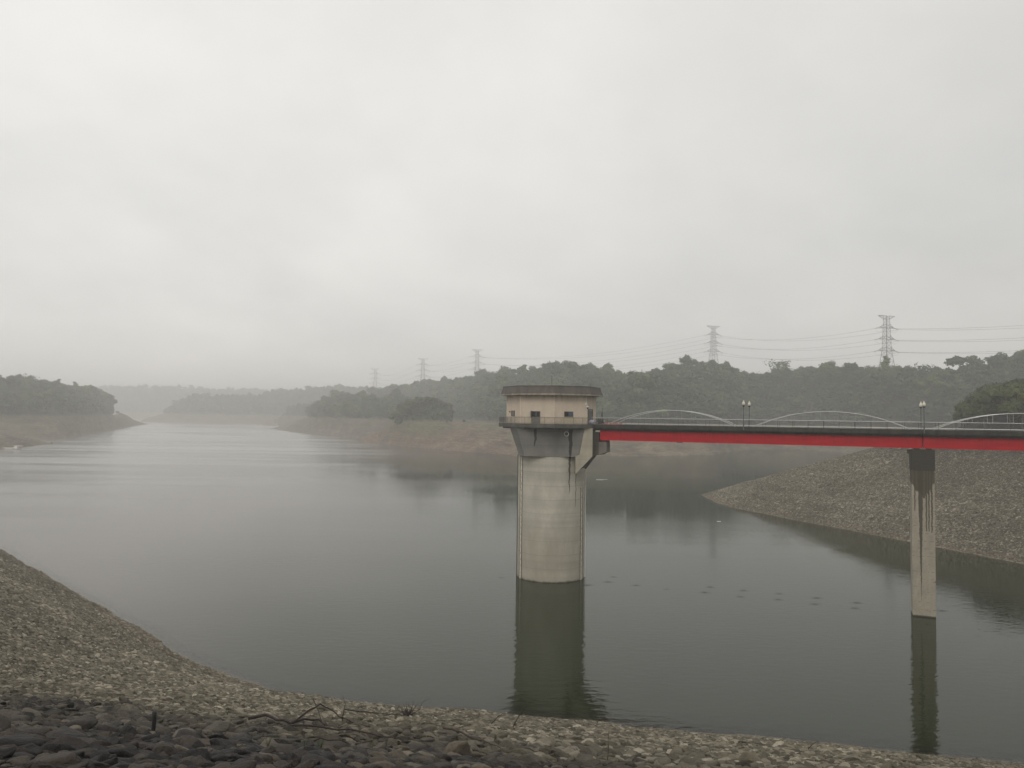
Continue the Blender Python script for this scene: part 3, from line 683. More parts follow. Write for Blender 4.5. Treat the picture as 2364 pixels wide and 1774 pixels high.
# the 300 that show largest become parts of the slope, the rest one mass
app = scl[:, 0] / dist
low = pts[:, 2] > EYE - (0.4539 - 0.0131 * (pts[:, 0] / pts[:, 1]) * -1) * pts[:, 1] - 0.05
order = np.argsort(-np.where(low & (np.abs(pts[:, 0]) < 0.66 * pts[:, 1]), app, 0))
top = order[:300]
for i in top:
    s = bpy.data.objects.new('stone', STONES_FINE[int(i) % len(STONES_FINE)])
    COL.objects.link(s); s.parent = dam
    s.location = pts[i]; s.rotation_euler = rot[i]; s.scale = scl[i]
rest = np.ones(len(pts), bool); rest[top] = False
nearm = rest & (dist < 30)
farm = rest & ~nearm
protos_f = [make_obj('stone_kind', me, None, link=False) for me in STONES_FINE]
protos = [make_obj('stone_kind', me, None, link=False) for me in STONES]
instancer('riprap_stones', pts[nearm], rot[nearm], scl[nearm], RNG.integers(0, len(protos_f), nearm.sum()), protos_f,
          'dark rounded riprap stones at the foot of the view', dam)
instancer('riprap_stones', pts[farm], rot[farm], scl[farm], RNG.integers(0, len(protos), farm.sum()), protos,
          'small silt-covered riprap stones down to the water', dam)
print('STONES', len(pts))

keep_r = lambda x, y: (x > 60) & (x < 0.90 * y + 6)
pts, rot, scl, rz = stones_on(h_rip, (62, 285, 110, 330), 0.31, 0.36, 5, keep_r)
m_ = pts[:, 2] < 25.6
pts, rot, scl, rz = pts[m_], rot[m_], scl[m_], rz[m_]
rot = full_rot(rot, rz)
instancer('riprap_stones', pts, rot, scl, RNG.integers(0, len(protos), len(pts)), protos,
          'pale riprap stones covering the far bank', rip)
print('STONES R', len(pts))
# ------------------------------------------------------------------ trees
def leaf_mat(name, a, b):
    m = Mat(name)
    r = m.node('ShaderNodeObjectInfo').outputs['Random']
    n = m.noise(m.pos(), 0.35, 3)
    c = m.mix(m.mrange(n, 0.3, 0.7), a, b)
    ramp = m.node('ShaderNodeValToRGB'); ramp.color_ramp.interpolation = 'LINEAR'
    el = ramp.color_ramp.elements
    el[0].position = 0.0; el[0].color = (0.36, 0.46, 0.42, 1)
    el[1].position = 1.0; el[1].color = (2.1, 1.75, 1.35, 1)
    for q_, cc in ((0.25, (0.62, 0.72, 0.62)), (0.5, (1.0, 1.0, 0.9)), (0.72, (1.25, 1.25, 0.9)), (0.88, (1.7, 1.45, 0.9))):
        e = el.new(q_); e.color = cc + (1,)
    m.link(r, ramp.inputs['Fac'])
    c = m.mix(1.0, c, ramp.outputs[0], 'MULTIPLY')
    big = m.noise(m.pos(), 0.022, 4, 0.65)
    c = m.mix(m.mrange(big, 0.35, 0.65), m.mix(1.0, c, (0.68, 0.72, 0.72), 'MULTIPLY'), m.mix(1.0, c, (1.45, 1.32, 1.12), 'MULTIPLY'))
    m.color(c); m.rough(0.65)
    m.bs.inputs['Specular IOR Level'].default_value = 0.35
    return m.m
M_LEAF = leaf_mat('leaves', (0.020, 0.040, 0.020), (0.048, 0.080, 0.038))
M_LEAF_NEAR = leaf_mat('leaves_near', (0.020, 0.033, 0.011), (0.048, 0.068, 0.019))
M_BARK = plain('bark', (0.09, 0.075, 0.058), 0.9, scale=2.0)

def crown_mesh(seed, leaves, leaf, blobs=11, wide=1.0, airy=0.0, mat=None, pointed=False):
    """unit tree: total height 1, crown of leaf clumps around several lobes over a small dark core"""
    rs = np.random.default_rng(seed)
    v = []; f = []
    lobes = []
    for k in range(blobs):
        if pointed:
            z = 0.25 + 0.7 * k / blobs; rr = 0.26 * (1.05 - z) + 0.03
            c = np.array([rs.normal(0, 0.03), rs.normal(0, 0.03), z]); rad = rr
        else:
            an = rs.uniform(0, 2 * PI); q = rs.uniform(0.0, 0.30) * wide
            z = rs.uniform(0.42, 0.86) - 0.25 * q
            c = np.array([math.cos(an) * q, math.sin(an) * q, z]); rad = rs.uniform(0.13, 0.21) * (0.9 + 0.1 * wide)
        lobes.append((c, rad))
    per = leaves // len(lobes)
    for c, rad in lobes:
        d = rs.normal(size=(per, 3)); d /= np.linalg.norm(d, axis=1)[:, None]
        d[:, 2] = np.abs(d[:, 2]) * np.where(rs.random(per) < 0.8, 1, -1)
        r = rad * (0.72 + 0.42 * rs.random(per)) * (1 + airy * rs.random(per))
        P = c + d * r[:, None] * np.array([1, 1, 0.8])
        for p, dd in zip(P, d):
            n = dd + rs.normal(0, 0.45, 3); n /= np.linalg.norm(n)
            t = np.cross(n, [0, 0, 1.0]); t /= (np.linalg.norm(t) + 1e-6); b = np.cross(n, t)
            an = rs.uniform(0, PI); ca, sa = math.cos(an), math.sin(an)
            t, b = t * ca + b * sa, b * ca - t * sa
            s = leaf * rs.uniform(0.6, 1.4)
            i = len(v)
            v += [tuple(p + t * s), tuple(p + b * s * 0.7), tuple(p - t * s), tuple(p - b * s * 0.7 - n * s * 0.25)]
            f.append((i, i + 1, i + 2, i + 3))
    me_f = len(f)
    # inner core
    if airy < 0.5:
        bm = bmesh.new()
        for c, rad in lobes:
            g = bmesh.ops.create_icosphere(bm, subdivisions=1, radius=rad * 0.80)
            for q in g['verts']: q.co = Vector(c) + Vector((q.co.x, q.co.y, q.co.z * 0.75)) * (1 + 0.3 * noise.noise(q.co * 9 + Vector((seed, 0, 0))))
        i0 = len(v)
        bm.verts.index_update()
        v += [tuple(q.co) for q in bm.verts]
        f += [tuple(i0 + q.index for q in fc.verts) for fc in bm.faces]
        bm.free()
    me = bpy.data.meshes.new('crown')
    me.from_pydata(v, [], f); me.update()
    me.materials.append(mat or M_LEAF)
    return me

def trunk_mesh(seed, mat=None, limbs=4, r=0.022):
    rs = random.Random(seed)
    b = MB()
    top = Vector((rs.uniform(-.04, .04), rs.uniform(-.04, .04), 0.62))
    pts = [Vector((0, 0, -0.06)), Vector((rs.uniform(-.01, .01), rs.uniform(-.01, .01), 0.2)), Vector((rs.uniform(-.02, .02), rs.uniform(-.02, .02), 0.42)), top]
    b.tube(pts, r, 6, r * 0.35)
    for k in range(limbs):
        an = rs.uniform(0, 2 * PI); z = rs.uniform(0.28, 0.5)
        b.tube([(0, 0, z), (math.cos(an) * .12, math.sin(an) * .12, z + .14), (math.cos(an) * .26, math.sin(an) * .26, z + .24)], r * 0.5, 5, r * 0.15)
    me = b.mesh('trunk'); me.materials.append(mat or M_BARK)
    return me

def joined_tree(seed, **kw):
    """crown and trunk in one mesh, for the far woods"""
    cr = crown_mesh(seed, **kw)
    bm = bmesh.new(); bm.from_mesh(cr)
    tr = trunk_mesh(seed, limbs=2)
    n0 = len(bm.faces)
    bm.from_mesh(tr)
    bm.faces.ensure_lookup_table()
    for fc in bm.faces[n0:]: fc.material_index = 1
    me = bpy.data.meshes.new('tree'); bm.to_mesh(me); bm.free()
    me.materials.append(M_LEAF); me.materials.append(M_BARK)
    return me

FAR = [joined_tree(100 + k, leaves=560, leaf=0.050, blobs=9 + k % 4, wide=1.0 + 0.22 * (k % 3)) for k in range(6)]
FAR += [joined_tree(120, leaves=420, leaf=0.034, blobs=13, wide=1.35, airy=0.6), joined_tree(121, leaves=380, leaf=0.040, blobs=8, pointed=True)]
far_protos = [make_obj('tree_kind', me, None, link=False) for me in FAR]

def wood(name, key, spacing, size, label, seed, zmin=23.0, hmax=None, pick=(0, 1, 2, 3, 4, 5, 0, 1, 2, 3, 4, 6, 6, 6, 7)):
    P, wd, jm = H[key]
    Q = scatter(P, wd, jm, spacing, zmin, seed)
    rng = np.random.default_rng(seed)
    # only what faces the reservoir matters
    s = size * np.exp(rng.normal(0, 0.30, len(Q)) + 0.22 * vnoise(Q[:, 0], Q[:, 1], 22, 5))
    # low scrub on the margin
    s *= np.clip((Q[:, 2] - zmin + 5) / 9.0, 0.45, 1)
    scl = np.stack([s * rng.uniform(.9, 1.25, len(Q)), s * rng.uniform(.9, 1.25, len(Q)), s], -1)
    rot = np.stack([np.zeros(len(Q)), np.zeros(len(Q)), rng.uniform(0, 2 * PI, len(Q))], -1)
    Q[:, 2] -= 0.8
    idx = np.array(pick)[rng.integers(0, len(pick), len(Q))]
    print('WOOD', key, len(Q))
    return instancer(name, Q, rot, scl, idx, far_protos, label)
wood('woodland', 'main', 6.0, 11.0, 'dense grey-green woodland on the long hillside behind the intake tower', 1)
wood('woodland', 'head', 6.6, 11.5, 'misty woodland on the headland left of the wooded knoll', 3)
wood('woodland', 'point', 6.5, 9.5, 'faint woodland on the point behind the headland', 4)
wood('woodland', 'centre', 9.0, 11.0, 'pale hazy woodland on the low hills at the far end of the water', 5)
wood('woodland', 'far', 17.0, 16.0, 'barely visible woodland on the farthest hill in the haze', 6)
wood('woodland', 'left', 7.0, 12.0, 'misty woodland on the left headland', 7)
wood('scrub', 'knoll', 4.5, 5.0, 'low scrub under the trees of the wooded knoll', 2)
print('KZ', )

# individual trees
def make_tree(name, x, y, z, h, crown, trunk, label, group, rz=0.0, w=1.0):
    t = empty(name, (x, y, z), rz, label, 'tree', group)
    for nm, me in (('crown', crown), ('trunk', trunk)):
        o = bpy.data.objects.new(nm, me); COL.objects.link(o); o.parent = t
        o.scale = (h * w, h * w, h)
    return t
CR_MID = [crown_mesh(200 + k, 900, 0.036, 12, 1.15, 0.0) for k in range(5)]
CR_KNOLL = [crown_mesh(260 + k, 900, 0.034, 12, 1.15, 0.0, M_LEAF_NEAR) for k in range(5)]
CR_AIRY = [crown_mesh(220 + k, 420, 0.030, 15, 1.4, 0.55) for k in range(4)]
CR_POINT = [crown_mesh(230, 500, 0.035, 8, pointed=True)]
TR = [trunk_mesh(240 + k) for k in range(5)]
def ground_z(key, x, y):
    P = H[key][0].reshape(-1, 3)
    d = np.hypot(P[:, 0] - x, P[:, 1] - y); i = np.argsort(d)[:3]
    w_ = 1 / (d[i] + 0.5)
    return float((P[i, 2] * w_).sum() / w_.sum())

rs = random.Random(5)
# wooded knoll in the middle distance
KN = np.array(HILL_KNOLL)
knoll_trees = []
for k in range(900):
    y = rs.uniform(728, 782); a = rs.uniform(-0.155, -0.081); x = a * y
    if any((x - p) ** 2 + (y - q) ** 2 < 7.5 ** 2 for p, q in knoll_trees): continue
    knoll_trees.append((x, y))
knoll_trees.sort(key=lambda q: q[0] / q[1])
ordn = ['first', 'second', 'third', 'fourth', 'fifth', 'sixth', 'seventh', 'eighth', 'ninth', 'tenth', 'eleventh', 'twelfth',
        'thirteenth', 'fourteenth', 'fifteenth', 'sixteenth', 'seventeenth', 'eighteenth', 'nineteenth', 'twentieth']
for i, (x, y) in enumerate(knoll_trees):
    z = ground_z('knoll', x, y) - 0.6
    az_ = x / y
    top = float(np.interp(az_, [-0.157, -0.147, -0.135, -0.120, -0.101, -0.086, -0.079], [27, 40, 45, 48.5, 47, 42.5, 30]))
    h = min(19.0, max(7.0, top - z)) * rs.uniform(0.86, 1.03)
    n = len(knoll_trees)
    lab = (f'dark bushy tree on the knoll, {(ordn[i] if i < 20 else str(i + 1) + "th")} from its left end' if i < n // 2 else
           f'dark bushy tree on the knoll, {ordn[n - 1 - i] if n - 1 - i < 20 else str(n - i) + "th"} from its right end')
    make_tree('broadleaf_tree', x, y, z, h, CR_KNOLL[i % 5], TR[i % 5], lab, 'trees on the wooded knoll', rs.uniform(0, 6), 1.15)

# trees standing out on the skyline of the long hillside
c = resample(HILL_MAIN, 17)
mk = [(-1e9, 'left of the five pylons'), ]
PYL = [('the nearest, tallest pylon', 356.2 / 720), ('the second nearest pylon', 261.5 / 985), ('the middle pylon', -59.0 / 1270),
       ('the second farthest pylon', -168.5 / 1430), ('the farthest pylon', -315.9 / 1750)]
sky_t = []
for row in c:
    x, y = row[2] + rs.uniform(-4, 4), row[3] + rs.uniform(-6, 6)
    if y > 1450 or x / y > 0.69: continue
    if min(abs(x / y - p[1]) for p in PYL) < 0.012: continue
    sky_t.append((x / y, x, y))
sky_t.sort()
groups = {}
for a, x, y in sky_t:
    p = min(PYL, key=lambda q: abs(a - q[1])); side = 'left' if a < p[1] else 'right'
    groups.setdefault((p[0], side, p[1]), []).append((abs(a - p[1]), x, y))
for (pn, side, pa), lst in groups.items():
    lst.sort()
    for i, (d, x, y) in enumerate(lst):
        z = ground_z('main', x, y) - 0.8
        k = rs.random()
        kind = 'airy' if k < 0.55 else ('pointed' if k > 0.94 else 'round')
        cr = rs.choice({'airy': CR_AIRY, 'pointed': CR_POINT, 'round': CR_MID}[kind])
        desc = {'airy': 'tall open-crowned tree', 'pointed': 'slim pointed tree', 'round': 'round-crowned tree'}[kind]
        num = ordn[i] if i < 20 else f'{i + 1}th'
        make_tree('skyline_tree', x, y, z, rs.uniform(12, 16) if kind == 'airy' else rs.uniform(10, 13.5),
                  cr, rs.choice(TR), f'{desc} on the hill skyline, {num} to the {side} of {pn}',
                  'trees along the skyline of the long hillside', rs.uniform(0, 6), 1.1)

# near grove on the right, behind the bridge railing
NEARC = [crown_mesh(300 + k, 2600, 0.020, 16, 1.25, 0.0, M_LEAF_NEAR) for k in range(5)]
NEART = [trunk_mesh(320 + k) for k in range(3)]
gv = []
for k in range(400):
    x = rs.uniform(168, 262); y = rs.uniform(270, 345)
    if x / y < 0.592: continue
    if any((x - a) ** 2 + (y - b) ** 2 < 6.2 ** 2 for a, b in gv): continue
    gv.append((x, y))
gv.sort(key=lambda q: q[0] / q[1])
k_ = 0
for i, (x, y) in enumerate(gv):
    z = float(h_rip(np.array([x]), np.array([y]))[0]) - 0.5
    top = float(np.interp(x / y, [0.582, 0.607, 0.638, 0.676, 0.9], [31.5, 40.0, 45.0, 47.5, 52]))
    top = 28.85 + (top - 28.85) * y / 300
    h = min(19.0, max(6.0, top - z)) * rs.uniform(0.92, 1.04)
    if k_ < 6: print('G', x, y, z, top)
    k_ += 1
    vis_ = x / y < 0.69
    lab = f'dark green leafy tree of the grove behind the bridge, {ordn[i] if i < 20 else str(i + 1) + "th"} from its left edge'
    make_tree('grove_tree', x, y, z, h, NEARC[i % 5], NEART[i % 3], lab, 'trees of the near grove at the right', rs.uniform(0, 6), 1.1)
print('GROVE', len(gv), 'SKY', len(sky_t))
# ------------------------------------------------------------------ intake tower
TX, TY = 7.43, 139.3
ZD0, ZD1 = 26.95, 27.63            # deck slab

def concrete(name, base, dark, scale=1.0, bands=0.0, streaks=(), wet=None, rough=0.88):
    m = Mat(name)
    p = m.pos(); x, y, z = m.sep(p)
    n1 = m.noise(m.scaled(p, (1, 1, 0.35)), 0.55 * scale, 5, 0.6)
    n2 = m.noise(p, 2.2 * scale, 5, 0.65)
    c = m.mix(m.mrange(n1, 0.32, 0.68), dark, base)
    c = m.mix(m.mrange(n2, 0.35, 0.7, 0.0, 0.35), c, tuple(v * 0.7 for v in base))
    if bands:
        # casting lifts: horizontal joints and slow tone changes with height
        zz = m.math('ADD', z, m.math('MULTIPLY', n1, 0.25))
        b = m.noise(m.scaled(p, (0.02, 0.02, 0.5)), 1.0, 3, 0.6)
        c = m.mix(m.mrange(b, 0.38, 0.62, 0.0, bands), c, tuple(v * 0.62 for v in dark))
        j = m.math('ABSOLUTE', m.math('SUBTRACT', m.math('FRACT', m.math('DIVIDE', zz, 2.4)), 0.5))
        c = m.mix(m.mrange(j, 0.478, 0.492, 0.0, 0.42), c, tuple(v * 0.5 for v in dark))
    wob = m.math('MULTIPLY', m.math('SUBTRACT', m.noise(m.scaled(p, (0.3, 0.3, 0.6)), 1.0, 4, 0.6), 0.5), 0.55)
    for (x0, w, zt, zb_, tp, colr) in streaks:
        s = streak(m, x, z, x0, w, zt, zb_, wob, tp)
        c = m.mix(m.math('MULTIPLY', s, 0.9), c, colr)
    if wet: c = wet(m, c, x, y, z, p)
    m.color(c); m.rough(rough)
    m.bump(m.noise(p, 6.0 * scale, 5, 0.6), 0.02, 0.7)
    return m.m

DARKW = (0.035, 0.032, 0.026)
M_SHAFT = concrete('shaft_concrete', SHAFT[0], SHAFT[1], 1.0, 0.38,
                   streaks=((10.3, 0.22, 22.2, 15.2, 0.8, DARKW), (11.5, 0.05, 19.0, 13.0, 0.3, (0.05, 0.047, 0.038))),
                   wet=lambda m, c, x, y, z, p: m.mix(m.mrange(m.math('ADD', z, m.math('MULTIPLY', m.noise(p, 1.2, 3), 0.5)), 0.25, 0.55, 1.0, 0.0), m.mix(m.mrange(m.math('ADD', z, m.math('MULTIPLY', m.noise(m.scaled(p, (1, 1, .3)), 0.5, 4), 6.0)), 15.0, 8.0, 0.0, 0.42), c, (0.20, 0.175, 0.12)), (0.05, 0.045, 0.03)))
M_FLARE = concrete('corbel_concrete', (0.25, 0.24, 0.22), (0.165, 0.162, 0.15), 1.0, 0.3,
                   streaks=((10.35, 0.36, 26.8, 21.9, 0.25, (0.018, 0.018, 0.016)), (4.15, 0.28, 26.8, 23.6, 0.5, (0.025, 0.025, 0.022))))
M_LIGHTCON = concrete('light_concrete', (0.46, 0.42, 0.33), (0.34, 0.31, 0.25), 1.0, 0.3)
M_DARKCON = concrete('dark_concrete', (0.10, 0.09, 0.07), (0.05, 0.045, 0.035), 2.0, 0.2)  # darker mottled base colour for the bridge seat wall and pier brackets
M_SLAB = concrete('deck_concrete', (0.115, 0.115, 0.10), (0.05, 0.052, 0.044), 2.0, 0.0)
M_GREYCON = concrete('grey_concrete', (0.22, 0.205, 0.175), (0.12, 0.11, 0.095), 2.0, 0.2)
def house_wet(m, c, x, y, z, p):
    n = m.noise(m.scaled(p, (1.2, 1.2, 0.15)), 1.0, 3, 0.6)
    top = m.math('MULTIPLY', m.mrange(z, 31.2, 32.6), m.mrange(n, 0.4, 0.65))
    c = m.mix(m.math('MULTIPLY', top, 0.45), c, (0.16, 0.13, 0.10))
    low = m.math('MULTIPLY', m.mrange(z, 28.9, 28.6), m.mrange(m.noise(p, 0.8, 3), 0.45, 0.6))
    return m.mix(m.math('MULTIPLY', low, 0.5), c, (0.45, 0.38, 0.22))
M_WALL = concrete('beige_render', (0.60, 0.51, 0.41), (0.52, 0.44, 0.35), 1.2, 0.0, wet=house_wet)
M_ROOF = concrete('roof_concrete', (0.13, 0.115, 0.10), (0.075, 0.068, 0.060), 2.5, 0.0)
M_EAVE = concrete('eave_concrete', (0.42, 0.37, 0.30), (0.13, 0.115, 0.095), 2.5, 0.0)
M_STEEL = plain('dull_steel', (0.16, 0.15, 0.14), 0.5, 0.6)
M_BRIGHT = plain('bright_steel', (0.50, 0.50, 0.49), 0.4, 0.7, 0.08)
M_DARKM = plain('dark_metal', (0.035, 0.036, 0.036), 0.5, 0.3)
M_GREYP = plain('grey_paint', (0.15, 0.14, 0.12), 0.6)
M_WHITE = plain('white_paint', (0.72, 0.70, 0.66), 0.6, 0, 0.08)
M_GAUGE = plain('gauge_board', (0.60, 0.55, 0.45), 0.7, 0, 0.12)
M_BLACK = plain('black_paint', (0.018, 0.018, 0.018), 0.6)
def glass():
    m = Mat('window_glass'); m.color((0.018, 0.02, 0.022)).rough(0.12); m.bs.inputs['Specular IOR Level'].default_value = 0.15
    return m.m
M_GLASS = glass()

tower = empty('intake_tower', (TX, TY, 0), 0, 'round concrete intake tower with beige octagonal gatehouse standing in the water', 'tower')
def P_(b, name, mat, label=None, parent=None):
    """part given in world coordinates, re-based on the tower"""
    b.v = [(x - TX, y - TY, z) for x, y, z in b.v]
    return b.build(name, mat, parent or tower, label)
def octo(R, cx=7.33, cy=TY, a0=0.0):
    return [(cx + R * math.cos(a0 - PI / 2 + k * PI / 4), cy + R * math.sin(a0 - PI / 2 + k * PI / 4)) for k in range(8)]

b = MB(); b.lathe([(6.1, -9.5), (6.1, 22.0)], (TX, TY, 0), 96); P_(b, 'shaft', M_SHAFT)
# flared head: broad front face, chamfered corners
def chamf(w, d, c=0.8): return [(TX - w, TY - d + c * 2.6), (TX - w + c, TY - d), (TX + w - c, TY - d), (TX + w, TY - d + c * 2.6),
                                (TX + w, TY + d - c * 2.6), (TX + w - c, TY + d), (TX - w + c, TY + d), (TX - w, TY + d - c * 2.6)]
b = MB(); b.prism(chamf(6.14, 6.16, 1.0), 21.9, 22.18); P_(b, 'rim', M_FLARE)
b = MB(); b.prism(chamf(6.1, 6.1, 1.0), 22.18, 26.948, chamf(7.75, 6.8, 1.15)); P_(b, 'corbel_head', M_FLARE)
# right-hand buttress under the bridge seat, in the bridge's own direction
BU = Vector((0.9187, -0.3950, 0)); BN = Vector((0.3950, 0.9187, 0))
B0 = Vector((0, 139.29, 0))                                    # near edge line of the bridge at s = 0
def bp(s, t, z): return B0 + BU * s + BN * t + Vector((0, 0, z))
def slabpoly(mb, poly, t0, t1):
    """polygon in (s, z) extruded across the bridge from t0 to t1"""
    n = len(poly)
    vs = [bp(s, t0, z) for s, z in poly] + [bp(s, t1, z) for s, z in poly]
    mb.add(vs, [tuple(range(n - 1, -1, -1)), tuple(range(n, 2 * n))] + [(i, (i + 1) % n, n + (i + 1) % n, n + i) for i in range(n)])
    return mb
b = MB()
yb = TY - 6.9
poly = [(11.25, 18.95), (14.15, 22.05), (14.15, 26.93), (12.75, 26.93), (11.9, 22.3), (11.25, 22.0)]
vs = [(x, yb, z) for x, z in poly] + [(x, TY - 3.2, z) for x, z in poly]; n = len(poly)
b.add(vs, [tuple(range(n)), tuple(range(2 * n - 1, n - 1, -1))] + [(i, n + i, n + (i + 1) % n, (i + 1) % n) for i in range(n)])
P_(b, 'buttress', M_LIGHTCON, 'pale dry concrete buttress under the bridge end')
b = MB(); slabpoly(b, [(11.6, 18.9), (12.7, 19.45), (14.7, 22.0), (16.35, 22.25), (16.35, 26.2), (11.6, 26.2)], 0.9, 5.2)
P_(b, 'bridge_seat_wall', M_DARKCON, 'dark wall behind the bridge bearing')
b = MB(); slabpoly(b, [(16.352, 22.25), (17.75, 22.8), (17.75, 24.55), (16.352, 24.55)], 0.9, 3.2)
P_(b, 'bridge_seat', M_GREYCON)
b = MB(); slabpoly(b, [(16.9, 24.552), (17.7, 24.552), (17.7, 24.865), (16.9, 24.865)], 0.95, 3.1); P_(b, 'bearing', M_BLACK)
# deck slab
b = MB(); b.prism(octo(9.65), ZD0, ZD1); P_(b, 'deck_slab', M_SLAB)
b = MB()
b.prism(octo(8.9), ZD0 - 0.25, ZD0 - 0.002); P_(b, 'deck_fillet', M_SLAB)
# gatehouse
b = MB(); b.prism(octo(8.17), ZD1 + 0.002, 32.6); P_(b, 'wall', M_WALL)
M_CORNER = plain('corner_render', (0.66, 0.58, 0.47), 0.85)
for k in (7, 0, 1, 6):
    x, y = octo(8.2)[k]; b = MB(); b.box((x - 0.05, y - 0.03, ZD1 + 0.004), (x + 0.05, y + 0.05, 32.59)); P_(b, 'corner_strip', M_CORNER)
roof_h = MB(); roof_h.prism(octo(9.40), 32.86, 34.15, octo(8.90)); roof = P_(roof_h, 'roof', M_ROOF)
b = MB(); b.prism(octo(9.46), 32.61, 32.855); P_(b, 'eave', M_EAVE)
b = MB(); b.prism(octo(8.98), 34.152, 34.26); P_(b, 'roof_edge', M_ROOF)
b = MB(); b.bar((7.2, TY - 2.2, 34.2), (7.2, TY - 2.2, 36.1), 0.035, 6); b.lathe([(0.06, 0), (0.06, 0.12)], (7.2, TY - 2.2, 36.1), 8); P_(b, 'lightning_rod', M_DARKM)

OC = octo(8.17)
def wallpt(face, x):
    """point on the wall face (between octagon corners face and face+1) at world x, and its outward normal"""
    (x0, y0), (x1, y1) = OC[face], OC[(face + 1) % 8]
    t = (x - x0) / (x1 - x0); y = y0 + (y1 - y0) * t
    d = Vector((x1 - x0, y1 - y0, 0)).normalized()
    return Vector((x, y, 0)), d, Vector((d.y, -d.x, 0))
def panel(face, xa, xb, z0, z1, depth, out, name, mat, parent=None, label=None, mb=None):
    A, d, nn = wallpt(face, xa); Bq, _, _ = wallpt(face, xb)
    o = nn * out; i = nn * (out - depth)
    mbx = mb or MB()
    vs = [A + o, Bq + o, Bq + i, A + i]
    vs = [Vector((q.x, q.y, z0)) for q in vs] + [Vector((q.x, q.y, z1)) for q in vs]
    mbx.add(vs, [(0, 3, 2, 1), (4, 5, 6, 7), (0, 1, 5, 4), (1, 2, 6, 5), (2, 3, 7, 6), (3, 0, 4, 7)])
    if mb is None: return P_(mbx, name, mat, label, parent)
def frame(face, xa, xb, z0, z1, w, name, mat, label=None, mid=(), hmid=(), out=0.07):
    mb = MB()
    panel(face, xa - w, xa, z0 - w, z1 + w, 0.12, out, '', None, mb=mb); panel(face, xb, xb + w, z0 - w, z1 + w, 0.12, out, '', None, mb=mb)
    panel(face, xa, xb, z1, z1 + w, 0.12, out, '', None, mb=mb); panel(face, xa, xb, z0 - w, z0, 0.12, out, '', None, mb=mb)
    for x in mid: panel(face, x - w * 0.6, x + w * 0.6, z0, z1, 0.10, out - 0.01, '', None, mb=mb)
    for z in hmid: panel(face, xa, xb, z - w * 0.6, z + w * 0.6, 0.10, out - 0.01, '', None, mb=mb)
    return P_(mb, name, mat, label)
# faces: 0 right-front, 7 left-front, 1 right, 6 left
fr = frame(7, 3.55, 4.92, 28.80, 29.74, 0.07, 'window', M_STEEL, 'open double window left of the middle', mid=(4.27,))
panel(7, 3.57, 4.22, 28.82, 29.72, 0.03, 0.03, 'pane', M_GLASS, fr); panel(7, 4.33, 4.90, 28.82, 29.72, 0.03, 0.03, 'pane', M_GLASS, fr)
panel(7, 3.45, 3.55, 28.74, 29.82, 0.5, 0.5, 'open_sash', M_GREYP, fr)
panel(7, 3.45, 4.98, ZD1 + 0.01, 28.70, 0.05, 0.05, 'lower_panel', M_GREYP, None, 'grey panel below the double window')
fr = frame(0, 9.18, 10.68, 28.93, 29.76, 0.06, 'window', M_STEEL, 'wide dark sliding window', mid=(9.95,))
panel(0, 9.19, 9.90, 28.94, 29.75, 0.03, 0.03, 'pane', M_GLASS, fr); panel(0, 10.0, 10.67, 28.94, 29.75, 0.03, 0.03, 'pane', plain('curtain_glass', (0.06, 0.085, 0.12), 0.15), fr)
fr = frame(6, 0.06, 0.52, 28.93, 29.82, 0.06, 'window', M_DARKM, 'narrow window on the left side')
panel(6, 0.07, 0.51, 28.94, 29.81, 0.03, 0.03, 'pane', M_GREYP, fr)
fr = frame(1, 13.66, 14.56, ZD1 + 0.06, 30.25, 0.05, 'door', M_DARKM, 'grey steel door beside the bridge', hmid=(29.90,))
panel(1, 13.67, 14.55, ZD1 + 0.07, 29.86, 0.03, 0.02, 'door_leaf', plain('door_grey', (0.13, 0.13, 0.125), 0.55), fr)
panel(1, 13.67, 14.55, 29.95, 30.24, 0.03, 0.02, 'transom', plain('transom_grey', (0.20, 0.20, 0.19), 0.4), fr)
# wall lamp on the left face
b = MB(); A, d, nn = wallpt(6, -0.22); q = A + nn * 0.15; b.lathe([(0.05, 0), (0.12, 0.05), (0.12, 0.22), (0.04, 0.28)], (q.x, q.y, 29.55), 10); P_(b, 'wall_lamp', plain('rust_lamp', (0.25, 0.07, 0.03), 0.6))
# dome camera on its bracket
cm = empty('dome_camera', (13.32, TY - 6.15, 30.6), 0, 'white dome camera on a bracket above the gatehouse door', 'camera')
b = MB(); b.lathe([(0.10, 0.20), (0.20, 0.12), (0.22, 0.0)], (0, 0, 0), 16); b.build('housing', M_WHITE, cm)
b = MB(); b.lathe([(0.01, -0.30), (0.13, -0.22), (0.20, -0.05), (0.20, -0.001)], (0, 0, 0), 16); b.build('dome', M_GLASS, cm)
b = MB(); b.tube([(-0.25, 0.35, 0.62), (-0.2, -0.1, 0.66), (0, 0, 0.5), (0, 0, 0.2)], 0.035, 6); b.box((-0.40, 0.28, 0.40), (-0.12, 0.40, 0.80)); b.build('bracket', M_WHITE, cm)
b = MB(); b.bar((13.42, TY - 6.0, ZD1), (13.42, TY - 6.0, 30.9), 0.035, 6); P_(b, 'drain_pipe', M_GREYP)
